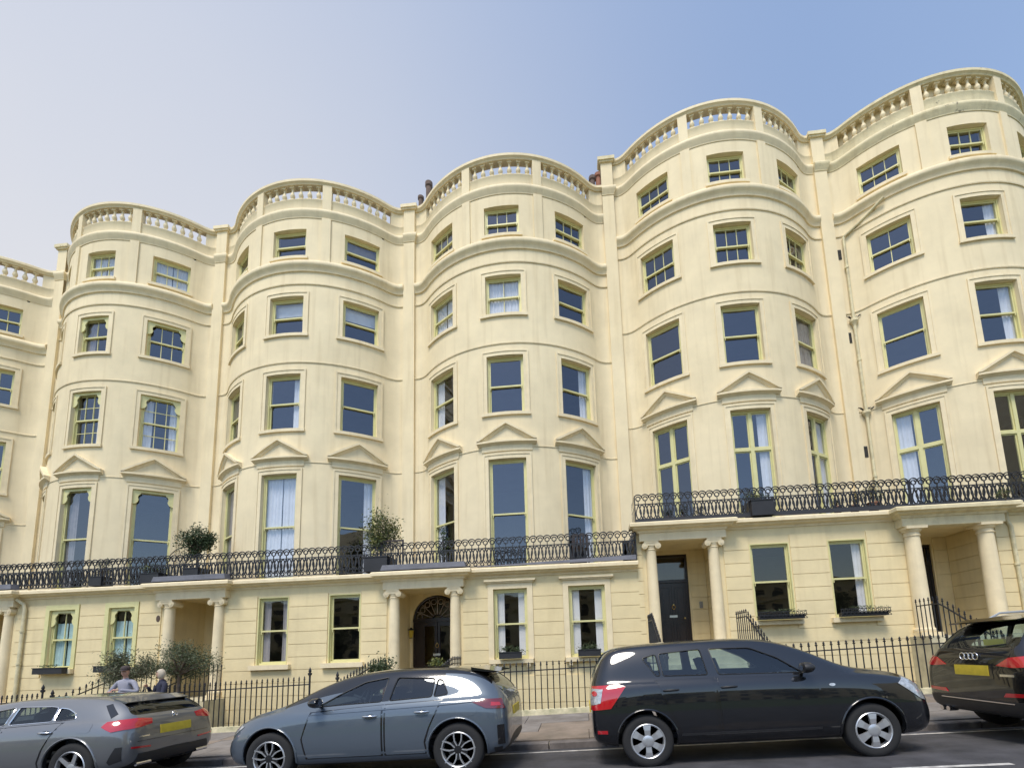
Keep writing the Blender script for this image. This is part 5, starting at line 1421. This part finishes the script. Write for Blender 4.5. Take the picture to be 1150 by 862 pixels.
# -- black hatchback, facing right
BLACKP = paint('black_car_paint', (0.011, 0.012, 0.015), 0.3, 0.25)
sand = dict(paint=BLACKP, r=0.31, hubs=(1.305, -1.305), hw=0.865, wheel='cover', rear_cut=-1.25,
 secs=[(-1.97, .42, .70, .78, .62, .58, .46), (-1.955, .34, .82, .93, .76, .70, .56), (-1.91, .28, .94, 1.10, .83, .77, .60), (-1.78, .25, .99, 1.36, .865, .80, .60), (-1.62, .23, 1.0, 1.465, .868, .815, .60), (-1.2, .22, .995, 1.485, .87, .825, .60),
       (-.5, .22, .985, 1.495, .87, .828, .61), (.1, .22, .975, 1.475, .87, .828, .605), (.45, .22, .965, 1.42, .87, .826, .60), (.85, .22, .96, 1.24, .87, .822, .62), (1.15, .22, .955, 1.05, .87, .818, .66), (1.5, .22, .93, 1.0, .868, .805, .66), (1.82, .22, .87, .935, .835, .76, .60),
       (2.00, .24, .76, .83, .75, .67, .50), (2.07, .28, .62, .70, .64, .56, .42), (2.09, .32, .54, .60, .52, .45, .34)],
 side_glass=[[(-1.28, 1.30), (-1.13, 1.075), (-1.075, 1.075), (-1.10, 1.34)], [(-1.065, 1.345), (-1.045, 1.07), (-.50, 1.055), (-.545, 1.37)], [(-.44, 1.37), (-.375, 1.05), (.62, 1.02), (.36, 1.21), (.06, 1.35)]],
 wind=[(-.62, 1.07), (.62, 1.07), (.52, 1.39), (-.52, 1.39)], rear=[(-.58, 1.08), (.58, 1.08), (.50, 1.35), (-.50, 1.35)],
 doors=[[(-1.16, 1.03), (-.92, .42), (-.92, .33), (-.44, .33), (-.44, 1.02)], [(-.425, .33), (.76, .33), (.80, .60), (.74, .985), (-.425, 1.02)]],
 handles=[(-.98, .90), (-.29, .90)], mirror=(.60, 1.05), handle_mat=BLKP, mirror_mat=BLKP,
 patches=[('tail_light', [('y', -1, [(-1.96, .70), (-1.72, .72), (-1.52, .97), (-1.60, 1.0), (-1.93, .99)]), ('y', 1, [(-1.96, .70), (-1.72, .72), (-1.52, .97), (-1.60, 1.0), (-1.93, .99)])], REDL, .010),
          ('reversing_light', both([(-1.955, .76), (-1.84, .79), (-1.80, .95), (-1.93, .96)]), CLRL, .014),
          ('lamp_insert', both(ell(-1.90, .90, .030, .030)), REDL, .017),
          ('rear_reflector', both([(-1.90, .42), (-1.78, .42), (-1.78, .46), (-1.90, .46)]), REDL, .006),
          ('headlight', both([(1.66, .83), (1.90, .64), (2.02, .60), (2.02, .70), (1.90, .86), (1.78, .905)]), CLRL, .008),
          ('indicator', both(ell(.90, .86, .035, .017)), CLRL, .010),
          ('fuel_flap', both(rnd_poly([(-1.62+.08, .84), (-1.36+.05, .84), (-1.36+.05, .99), (-1.62+.08, .99)], .03)), BLACKP, .003),
          ('number_plate', [('x', -1, [(-.26, .62), (.26, .62), (.26, .73), (-.26, .73)])], PLATE, .012),
          ('grille', [('x', 1, [(-.45, .50), (.45, .50), (.40, .64), (-.40, .64)])], BLKP, .006),
          ('side_moulding', both([(-.90, .36), (.72, .36), (.72, .385), (-.90, .385)]), BLKP, .010)])
build_car('hatchback', sand, 2.025, 6.15+0.80, 0, 'shiny black five-door hatchback facing right with silver wheel covers, in front of the french-window house', 'car')
# -- blue-grey hatchback with black roof, facing left
BLUEP = paint('blue_grey_car_paint', (0.095, 0.118, 0.148), 0.30, 0.30)
def corsa_extra(root, bvh):
    b = MB(); b.prism([(-1.38, -.56, 1.285), (-1.70, -.54, 1.235), (-1.76, -.53, 1.25), (-1.38, -.56, 1.325)], (0, 1.10, 0)); b.build('roof_spoiler', GLSB, root, smooth=0)
def corsa_m(i, k):
    if k < 2: return 1
    if (3 <= i <= 4 and k >= 10) or (5 <= i <= 9 and k >= 9): return 3
    return 0
corsa = dict(drop=0.16, paint=BLUEP, r=0.325, hubs=(1.245, -1.245), hw=0.88, wheel='twin', rear_cut=-1.2, mat_fn=corsa_m, privacy=-.30, arch_mat=BLUEP,
 secs=[(-1.88, .40, .64, .71, .56, .52, .42), (-1.87, .30, .78, .85, .70, .66, .54), (-1.82, .25, .88, .96, .80, .75, .60), (-1.68, .22, .93, 1.14, .865, .80, .59), (-1.46, .20, .935, 1.29, .882, .82, .575), (-1.1, .19, .93, 1.345, .882, .828, .59),
       (-.5, .19, .92, 1.365, .882, .83, .60), (.1, .19, .91, 1.345, .882, .83, .60), (.5, .19, .90, 1.26, .882, .828, .595), (.85, .19, .89, 1.11, .882, .822, .62), (1.12, .19, .88, .97, .882, .812, .66), (1.4, .19, .845, .91, .87, .79, .64), (1.68, .20, .78, .85, .82, .73, .56),
       (1.88, .22, .68, .75, .72, .63, .44), (1.99, .28, .56, .62, .56, .48, .32), (2.02, .34, .48, .54, .42, .34, .22)],
 side_glass=[[(-1.12, 1.005), (-.93, .985), (-.97, 1.20), (-1.03, 1.185)], [(-.905, .985), (-.34, .965), (-.42, 1.25), (-.93, 1.21)], [(-.24, .96), (.52, .94), (.62, .94), (.36, 1.07), (.02, 1.215), (-.30, 1.26)]],
 wind=[(-.62, .99), (.62, .99), (.52, 1.25), (-.52, 1.25)], rear=[(-.56, .99), (.56, .99), (.49, 1.20), (-.49, 1.20)],
 doors=[[(-1.06, .945), (-.90, .62), (-.84, .44), (-.86, .30), (-.30, .30), (-.30, .925)], [(-.285, .30), (.74, .30), (.80, .55), (.70, .88), (-.285, .925)]],
 handles=[(-.80, .81), (-.12, .79)], mirror=(.56, .97), mirror_mat=GLSB, handle_mat=CHR,
 patches=[('tail_light', both([(-1.84, .79), (-1.62, .81), (-1.44, .895), (-1.56, .925), (-1.80, .91)]), REDD, .009),
          ('lamp_glow_strip', both([(-1.80, .83), (-1.68, .835), (-1.68, .88), (-1.78, .87)]), REDL, .012),
          ('headlight', both([(1.66, .73), (1.84, .60), (1.92, .59), (1.93, .65), (1.76, .76)]), CLRL, .008),
          ('front_vent', both([(1.90, .36), (1.97, .36), (1.96, .54), (1.91, .54)]), BLKP, .006),
          ('rear_side_vent', both([(-1.83, .36), (-1.75, .36), (-1.75, .60), (-1.83, .60)]), GLSB, .005),
          ('fuel_flap', both(ell(-1.40, .80, .11, .075)), BLUEP, .003),
          ('b_pillar', both([(-.41, 1.24), (-.335, .965), (-.245, .962), (-.305, 1.25)]), GLSB, .004),
          ('bumper_trim', both([(-1.78, .27), (-1.70, .27), (-1.70, .33), (-1.80, .33)]), BLKP, .006),
          ('number_plate', [('x', -1, [(-.26, .66), (.26, .66), (.26, .77), (-.26, .77)])], PLATE, .012),
          ('door_crease', both([(-1.55, .90), (-1.0, .875), (.70, .84), (.70, .848), (-1.0, .885), (-1.55, .908)]), BLUEP, .010)],
 extra=corsa_extra)
build_car('hatchback', corsa, -2.87, 6.15+0.80, PI, 'blue-grey hatchback with black roof facing left, parked in front of the arched door', 'car')
# -- silver-grey hatchback at the left, rear towards the middle
GREYP = paint('silver_grey_car_paint', (0.17, 0.175, 0.185), 0.55, 0.28)
def star(b, c, r, s):
    ring = [(c[0], c[1]+r*math.cos(2*PI*j/20), c[2]+r*math.sin(2*PI*j/20)) for j in range(20)]; b.tube(ring, r*0.10, 5, closed=True)
    for k in range(3): a = PI/2+2*PI*k/3; b.tube([c, (c[0], c[1]+r*math.cos(a), c[2]+r*math.sin(a))], [r*0.17, r*0.04], 5)
def merc_extra(root, bvh):
    l, *_ = bvh.ray_cast(Vector((-4, 0, .90)), Vector((1, 0, 0))); b = MB(); star(b, (l.x-0.012, 0, .90), .045, -1); b.build('badge', CHR, root)
    b = MB()
    for s in (-1, 1): b.tube([(-2.08, s*.62, .30), (-2.08, s*.40, .30)], 0.025, 8)
    b.build('exhaust_trim', CHR, root)
    b = MB(); b.prism([(-1.60, -.54, 1.16), (-1.80, -.53, 1.12), (-1.82, -.53, 1.135), (-1.60, -.54, 1.20)], (0, 1.06, 0)); b.build('roof_spoiler', GREYP, root, smooth=0)
merc = dict(drop=0.24, paint=GREYP, r=0.33, hubs=(1.365, -1.365), hw=0.895, wheel='five', rear_cut=-1.35, privacy=-9, seal=CHR,
 secs=[(-2.10, .42, .62, .69, .58, .54, .42), (-2.09, .32, .75, .83, .71, .65, .52), (-2.03, .26, .86, .95, .80, .73, .58), (-1.88, .23, .90, 1.07, .87, .79, .58), (-1.66, .21, .905, 1.19, .893, .815, .57), (-1.3, .20, .90, 1.245, .898, .83, .585),
       (-.6, .19, .89, 1.27, .898, .835, .595), (.0, .19, .88, 1.255, .898, .835, .595), (.45, .19, .87, 1.19, .898, .833, .595), (.85, .19, .86, 1.05, .898, .825, .625), (1.2, .19, .85, .93, .895, .818, .66), (1.6, .19, .82, .88, .885, .80, .66), (1.95, .20, .75, .82, .85, .75, .58),
       (2.12, .22, .66, .74, .77, .68, .50), (2.19, .28, .55, .62, .64, .56, .4), (2.20, .34, .48, .54, .5, .42, .3)],
 side_glass=[[(-1.30, .965), (-.985, .945), (-.96, 1.12), (-1.10, 1.10), (-1.24, 1.04)], [(-.955, .945), (-.30, .93), (-.30, 1.16), (-.80, 1.145), (-.93, 1.125)], [(-.24, .925), (.55, .90), (.66, .90), (.36, 1.02), (.05, 1.12), (-.24, 1.16)]],
 wind=[(-.62, .98), (.62, .98), (.52, 1.17), (-.52, 1.17)], rear=[(-.62, .955), (.62, .955), (.52, 1.14), (-.52, 1.14)],
 doors=[[(-1.16, .93), (-.98, .60), (-.92, .42), (-.94, .30), (-.28, .30), (-.28, .905)], [(-.265, .30), (.80, .30), (.86, .55), (.76, .86), (-.265, .905)]],
 handles=[(-.98, .81), (-.10, .79)], mirror=(.58, .96), handle_mat=CHR,
 patches=[('tail_light', [('y', s, [(-2.08, .79), (-1.90, .765), (-1.76, .84), (-1.80, .90), (-2.04, .91)]) for s in (-1, 1)]+[('x', -1, p) for p in ([(.40, .82), (.58, .79), (.74, .78), (.74, .91), (.58, .915), (.38, .89)], mir([(.40, .82), (.58, .79), (.74, .78), (.74, .91), (.58, .915), (.38, .89)]))], REDL, .010),
          ('number_plate', [('x', -1, [(-.27, .66), (.27, .66), (.27, .78), (-.27, .78)])], PLATE, .012),
          ('tailgate_seam', [('x', -1, [(-.62, .60), (.62, .60), (.62, .606), (-.62, .606)])], GLSB, .004),
          ('rear_reflector', [('x', -1, [(.42, .50), (.70, .52), (.70, .545), (.42, .525)]), ('x', -1, mir([(.42, .50), (.70, .52), (.70, .545), (.42, .525)]))], REDL, .008),
          ('diffuser', [('x', -1, [(-.66, .30), (.66, .30), (.60, .44), (-.60, .44)])], BLKP, .010),
          ('bumper_vent', both([(-2.02, .38), (-1.90, .34), (-1.88, .38), (-1.97, .56), (-2.03, .56)]), BLKP, .007),
          ('fuel_flap', both(rnd_poly([(-1.62, .78), (-1.42, .78), (-1.42, .90), (-1.62, .90)], .04)), GREYP, .003),
          ('model_badge', [('x', -1, [(.44, .655), (.60, .655), (.60, .672), (.44, .672)])], CHR, .006),
          ('rear_pillar_trim', both([(-1.80, .94), (-1.60, 1.11), (-1.66, 1.13), (-1.84, .99)]), GLSB, .005),
          ('headlight', both([(1.80, .70), (2.02, .62), (2.08, .68), (1.90, .76)]), CLRL, .008)],
 extra=merc_extra)
build_car('hatchback', merc, -8.27, 6.15+0.80, PI, 'silver-grey hatchback with chrome window trim seen from its rear corner, parked at the left', 'car')
# -- black estate/SUV at the right, seen from behind
BLK2 = paint('deep_black_car_paint', (0.008, 0.008, 0.010), 0.2, 0.22)
def audi_extra(root, bvh):
    l, *_ = bvh.ray_cast(Vector((-4, 0, 1.045)), Vector((1, 0, 0))); b = MB()
    for k in range(4):
        cy = (k-1.5)*0.072; ring = [(l.x-0.012, cy+0.044*math.cos(2*PI*j/20), 1.045+0.044*math.sin(2*PI*j/20)) for j in range(20)]; b.tube(ring, 0.0065, 6, closed=True)
    b.build('ring_badge', CHR, root)
    for s in (-1, 1):
        r_ = MB(); r_.tube([(-1.35, s*.60, 1.53), (-1.2, s*.60, 1.60), (.1, s*.61, 1.615), (.35, s*.61, 1.54)], 0.016, 6); r_.build('roof_rail', SILV, root)
    b = MB(); b.prism([(-1.66, -.56, 1.50), (-1.92, -.55, 1.475), (-1.94, -.55, 1.49), (-1.66, -.57, 1.535)], (0, 1.12, 0)); b.build('roof_spoiler', BLK2, root, smooth=0)
    b = MB(); b.tube([(-2.06, -.02, 1.13), (-2.03, -.10, 1.16), (-1.93, -.42, 1.19)], 0.012, 5); b.tube([(-2.10, 0, 1.11), (-2.06, 0, 1.13)], 0.03, 8); b.build('rear_wiper', BLKP, root)
    b = MB()
    for s in (.62, .50): b.tube([(-2.20, s, .31), (-2.08, s, .31)], 0.035, 12)
    b.build('tailpipe', CHR, root)
    g = MB(); g.box(-1.86, -1.83, -.20, .12, 1.17, 1.25); g.build('yellow_cloth', mat('yellow_cloth', (0.62, 0.55, 0.02), 0.8), root, smooth=0)
audi = dict(paint=BLK2, r=0.36, hubs=(1.30, -1.30), hw=0.915, wheel='five', rear_cut=-1.4, seal=CHR,
 secs=[(-2.18, .44, .74, .82, .70, .66, .52), (-2.17, .34, .90, 1.02, .84, .78, .62), (-2.12, .30, 1.02, 1.14, .90, .82, .64), (-1.95, .27, 1.06, 1.32, .913, .835, .61), (-1.72, .25, 1.06, 1.51, .918, .845, .60), (-1.3, .24, 1.05, 1.575, .918, .852, .61),
       (-.6, .23, 1.04, 1.60, .918, .855, .62), (.0, .23, 1.03, 1.585, .918, .855, .62), (.42, .23, 1.02, 1.50, .918, .852, .61), (.82, .23, 1.01, 1.28, .918, .845, .64), (1.15, .23, 1.0, 1.11, .915, .84, .68), (1.55, .23, .97, 1.05, .905, .82, .68), (1.92, .25, .88, .96, .87, .77, .60),
       (2.10, .28, .76, .84, .79, .70, .50), (2.17, .34, .62, .70, .66, .58, .4), (2.19, .40, .54, .60, .5, .42, .3)],
 side_glass=[[(-1.60, 1.15), (-1.05, 1.11), (-1.05, 1.42), (-1.40, 1.37)], [(-1.02, 1.105), (-.30, 1.085), (-.30, 1.455), (-1.02, 1.425)], [(-.24, 1.08), (.60, 1.05), (.68, 1.05), (.36, 1.26), (.05, 1.41), (-.24, 1.46)]],
 wind=[(-.62, 1.15), (.62, 1.15), (.52, 1.48), (-.52, 1.48)], rear=[(-.66, 1.15), (.66, 1.15), (.54, 1.44), (-.54, 1.44)],
 doors=[[(-1.16, 1.07), (-.98, .70), (-.94, .38), (-.28, .36), (-.28, 1.04)], [(-.265, .36), (.80, .36), (.84, .6), (.76, 1.0), (-.265, 1.04)]],
 handles=[(-.95, .95), (-.10, .93)], mirror=(.58, 1.10), handle_mat=CHR,
 patches=[('tail_light', [('y', s, [(-2.12, .92), (-1.90, .93), (-1.84, 1.0), (-2.08, 1.04)]) for s in (-1, 1)]+[('x', -1, p) for p in ([(.42, .93), (.66, .91), (.83, .92), (.83, 1.05), (.60, 1.03)], mir([(.42, .93), (.66, .91), (.83, .92), (.83, 1.05), (.60, 1.03)]))], REDL, .010),
          ('number_plate', [('x', -1, [(-.30, .80), (.26, .80), (.26, .93), (-.30, .93)])], PLATE, .012),
          ('plate_recess', [('x', -1, rnd_poly([(-.36, .76), (.36, .76), (.34, .955), (-.34, .955)], .03))], GLSB, .005),
          ('rear_fog_light', [('x', -1, [(.46, .55), (.80, .57), (.80, .61), (.50, .60)]), ('x', -1, mir([(.46, .55), (.80, .57), (.80, .61), (.50, .60)]))], REDL, .010),
          ('bumper_lower', [('x', -1, [(-.84, .36), (.84, .36), (.86, .50), (-.86, .50)])], BLKP, .008),
          ('chrome_strip', [('x', -1, [(-.60, .47), (.60, .47), (.60, .482), (-.60, .482)])], CHR, .014),
          ('model_badge', [('x', -1, mir([(.46, .80), (.66, .80), (.66, .828), (.46, .828)]))], CHR, .010)],
 extra=audi_extra)
build_car('estate_car', audi, 7.30, 6.15+0.84, 0, 'glossy black tall estate car seen from behind, yellow cloth in its rear window', 'car')

# ------------------------------------------------------------ two people sitting on the doorstep
def skinned(name, chains, radii, m, parent, levels=2):
    """chains: dict joint->pos; edges list"""
    pts, edges = chains; me = bpy.data.meshes.new(name); me.from_pydata([Vector(p) for p in pts], edges, [])
    o = bpy.data.objects.new(name, me); COL.objects.link(o)
    sk = o.modifiers.new('skin', 'SKIN'); sk.use_smooth_shade = True
    for i, v in enumerate(me.skin_vertices[0].data):
        r = radii[i]; v.radius = r if isinstance(r, tuple) else (r, r); v.use_root = (i == 0)
    ss = o.modifiers.new('sub', 'SUBSURF'); ss.levels = levels; ss.render_levels = levels
    freeze(o); o.data.materials.clear(); o.data.materials.append(m); o.parent = parent; o.name = name; o.data.name = name
    o.data.polygons.foreach_set('use_smooth', [True]*len(o.data.polygons))
    return o
SKIN = mat('skin', (0.48, 0.27, 0.20), 0.55, var=0.12, scale=30)
def head(root, c, yawh, hair_mat, hair, glasses=False, cap=None):
    """head with brow, nose, ears, chin; c centre of the head; faces -Y when yawh=0"""
    M = Matrix.Translation(c) @ Matrix.Rotation(yawh, 4, 'Z')
    bm = bmesh.new(); bmesh.ops.create_icosphere(bm, subdivisions=4, radius=1.0)
    for v in bm.verts:
        x, y, z = v.co; sx = 0.074*(1-0.20*max(0, -z)**1.2); sy = 0.096*(1-0.12*max(0, -z)); sz = 0.118
        nx, ny, nz = x*sx, y*sy, z*sz
        if y < 0:      # face side
            f = math.exp(-((x)**2/0.03+(z+0.10)**2/0.06)); ny -= 0.022*f*(1 if z < 0.12 else 0.4)   # nose
            ny -= 0.006*math.exp(-((z-0.24)**2/0.012))*max(0, 1-abs(x))                                     # brow
            for ex in (-0.36, 0.36): ny += 0.011*math.exp(-((x-ex)**2/0.02+(z-0.06)**2/0.012))               # eye sockets
            ny -= 0.007*math.exp(-(x**2/0.06+(z+0.45)**2/0.01)); ny += 0.004*math.exp(-(x**2/0.06+(z+0.50)**2/0.002))  # mouth
            ny -= 0.010*math.exp(-(x**2/0.08+(z+0.82)**2/0.03))                                            # chin
        v.co = (nx, ny, nz)
    me = bpy.data.meshes.new('head'); bm.to_mesh(me); bm.free(); me.transform(M); me.materials.append(SKIN)
    me.polygons.foreach_set('use_smooth', [True]*len(me.polygons)); h = link('head', me, root)
    e = MB(); e.M = M
    for s in (-1, 1):
        ring = []
        e.add(*(lambda vs, fs: (vs, fs))(*[[(s*0.072+s*0.010*k2, 0.004+0.016*math.cos(2*PI*j/10), -0.002+0.028*math.sin(2*PI*j/10)) for k2 in (0, 1) for j in range(10)], [tuple(range(10)), tuple(range(10, 20))]+[(j, (j+1) % 10, 10+(j+1) % 10, 10+j) for j in range(10)]]))
    e.build('ears', SKIN, h, smooth=60)
    ey = MB(); ey.M = M
    for s in (-1, 1):
        ey.M = M @ Matrix.Translation((s*0.028, -0.078, 0.008)); ey.lathe([(0.0005, -0.010), (0.008, -0.006), (0.011, 0), (0.008, 0.006), (0.0005, 0.010)], n=10)
    ey.build('eyes', mat('eye', (0.05, 0.04, 0.035), 0.2), h)
    # hair shell
    bm = bmesh.new(); bmesh.ops.create_icosphere(bm, subdivisions=4, radius=1.0); rn = random.Random(3)
    kill = []
    for v in bm.verts:
        x, y, z = v.co
        keep = hair(x, y, z)
        if not keep: kill.append(v)
        sz = 0.124
        v.co = (x*0.083*(1+0.03*math.sin(z*22+x*9)), y*0.104*(1+0.03*math.sin(x*20)), z*sz*(1 if z > 0 else 1.05)+0.004)
    bmesh.ops.delete(bm, geom=kill, context='VERTS')
    me = bpy.data.meshes.new('hair'); bm.to_mesh(me); bm.free(); me.transform(M); me.materials.append(hair_mat)
    me.polygons.foreach_set('use_smooth', [True]*len(me.polygons)); ho = link('hair', me, root)
    sd_ = ho.modifiers.new('solid', 'SOLIDIFY'); sd_.thickness = 0.012; sd_.offset = -1
    if cap:
        b = MB(); b.M = M; n = 24; vs = []; prof = [(1.0, 0.045), (1.03, 0.07), (0.98, 0.105), (0.80, 0.130), (0.45, 0.144), (0.02, 0.148)]
        for k, z in prof: vs += [(0.086*k*math.cos(2*PI*j/n), 0.108*k*math.sin(2*PI*j/n)-0.004, z) for j in range(n)]
        fs = [(i*n+j, i*n+(j+1) % n, (i+1)*n+(j+1) % n, (i+1)*n+j) for i in range(len(prof)-1) for j in range(n)]
        b.add(vs, fs)
        pk = []; 
        for j in range(9): a = PI+PI*(0.12+0.76*j/8); pk.append((0.086*math.cos(a), 0.108*math.sin(a)-0.004, 0.055)); 
        pk2 = [(p[0]*1.0, p[1]-0.06*math.sin(PI*(j+0.5)/9), 0.038) for j, p in enumerate(pk)]
        b.add(pk+pk2, [(j, j+1, 9+j+1, 9+j) for j in range(8)]); 
        co = b.build('cap', cap, root, smooth=60); s2 = co.modifiers.new('solid', 'SOLIDIFY'); s2.thickness = 0.006
    return h
def hand(root, wrist, dirv, up, skinm, s=1, curl=0.5):
    d = Vector(dirv).normalized(); u = Vector(up); u = (u-d*u.dot(d)).normalized(); side = d.cross(u)
    w = Vector(wrist); pts = [w, w+d*0.045, w+d*0.085]; rad = [(0.022, 0.017), (0.034, 0.015), (0.036, 0.014)]; edges = [(0, 1), (1, 2)]
    o = skinned('hand', (pts, edges), rad, skinm, root, 2)
    for k, l in enumerate((0.072, 0.080, 0.075, 0.060)):
        b0 = w+d*0.075+side*(0.027-0.018*k)
        a = b0+d*l*0.45-u*l*0.12*curl*2; c = a+d*l*0.28-u*l*0.25*curl*2; e = c+d*l*0.12-u*l*0.22*curl*2
        skinned('finger', ([b0, a, c, e], [(0, 1), (1, 2), (2, 3)]), [0.0095, 0.009, 0.008, 0.0065], skinm, o, 1)
    b0 = w+d*0.025+side*s*0.024; a = b0+side*s*0.024+d*0.030-u*0.006; c = a+d*0.028+side*s*0.004-u*0.010
    skinned('thumb', ([b0, a, c], [(0, 1), (1, 2)]), [0.012, 0.0105, 0.008], skinm, o, 1)
    return o
def standing(X, Y, z0, H, yawb, label, top, legs, shoe, hairfn, hairmat, headyaw, arms, cap=None, broad=1.0):
    """one continuous figure 1.72 m tall scaled to H; feet on z0, facing -Y when yawb = 0"""
    root = empty('person', (X, Y, z0), yawb); tag(root, label, 'person'); k = H/1.72; root.scale = (k, k, k)
    sh = 0.175*broad
    P_ = [(0, 0, 0.92), (0, 0.0, 1.06), (0, 0.005, 1.24), (0, -0.005, 1.36), (0, -0.015, 1.43), (0, -0.025, 1.50), (-0.09, 0, 0.86), (-0.10, -0.01, 0.48), (-0.11, 0.01, 0.09), (0.09, 0, 0.86), (0.10, -0.01, 0.48), (0.11, 0.01, 0.09)]
    E = [(0, 1), (1, 2), (2, 3), (3, 4), (4, 5), (0, 6), (6, 7), (7, 8), (0, 9), (9, 10), (10, 11)]
    R = [(0.155*broad, 0.12), (0.145*broad, 0.115), (0.160*broad, 0.12), (0.12*broad, 0.085), (0.058, 0.055), (0.05, 0.05), 0.09, 0.060, 0.042, 0.09, 0.060, 0.042]
    for s, (el, wr) in zip((-1, 1), arms):
        i = len(P_); P_ += [(s*sh, 0.0, 1.36), el, wr]; E += [(3, i), (i, i+1), (i+1, i+2)]; R += [0.062, 0.046, 0.034]
    skinned('body', (P_, E), R, top, root)
    T_ = [(0, 0.0, 0.93), (-0.09, 0, 0.85), (-0.10, -0.01, 0.48), (-0.11, 0.01, 0.10), (0.09, 0, 0.85), (0.10, -0.01, 0.48), (0.11, 0.01, 0.10)]
    skinned('trousers', (T_, [(0, 1), (1, 2), (2, 3), (0, 4), (4, 5), (5, 6)]), [(0.165*broad, 0.13), 0.105, 0.072, 0.058, 0.105, 0.072, 0.058], legs, root)
    for s in (-1, 1):
        skinned('shoe', ([(s*0.11, 0.03, 0.045), (s*0.11, -0.08, 0.04), (s*0.12, -0.18, 0.03)], [(0, 1), (1, 2)]), [(0.045, 0.045), (0.045, 0.038), (0.038, 0.025)], shoe, root, 2)
    skinned('neck', ([(0, -0.015, 1.41), (0, -0.03, 1.52)], [(0, 1)]), [0.055, 0.050], SKIN, root, 2)
    head(root, (0, -0.045, 1.60), headyaw, hairmat, hairfn, cap=cap)
    for s, (el, wr) in zip((-1, 1), arms):
        d = Vector(wr)-Vector(el); hand(root, Vector(wr)+d.normalized()*0.01, d+Vector((-s*0.03, 0, 0)), (0, -0.3, 1), SKIN, -s)
    return root
GREYKNIT = mat('grey_knit', (0.30, 0.30, 0.36), 0.9, bump=0.5, bscale=120)
NAVY = mat('navy_cloth', (0.02, 0.022, 0.045), 0.85, bump=0.3, bscale=100)
DENIM = mat('dark_denim', (0.04, 0.05, 0.08), 0.85)
BROWNC = mat('dark_brown_cloth', (0.05, 0.035, 0.03), 0.9)
short_hair = lambda x, y, z: (z > -0.25 and (y > -0.1 or z > 0.45))
bob = lambda x, y, z: (y > -0.25 or z > 0.35) and z > -0.95
standing(-10.02, 9.85, pave_at(-10.02, 9.85)+0.018, 1.60, 0.0, 'person in a grey sweater and dark cap with forearms raised, behind the silver hatchback', GREYKNIT, DENIM, BROWNC, short_hair, mat('grey_hair', (0.12, 0.11, 0.10), 0.8), 0.35,
       [((-0.36, -0.06, 1.13), (-0.14, -0.26, 1.16)), ((0.37, -0.06, 1.14), (0.12, -0.27, 1.20))], cap=mat('brown_cap', (0.06, 0.045, 0.045), 0.9), broad=1.12)
standing(-9.12, 9.80, pave_at(-9.12, 9.80)+0.018, 1.50, -0.5, 'person with pale blonde hair and navy jacket turned towards the other, behind the silver hatchback', NAVY, NAVY, BROWNC, bob, mat('blonde_hair', (0.50, 0.43, 0.33), 0.7, bump=0.5, bscale=80), -0.9,
       [((-0.27, -0.10, 1.13), (-0.12, -0.26, 1.30)), ((0.27, -0.08, 1.10), (0.16, -0.28, 1.02))], broad=0.95)
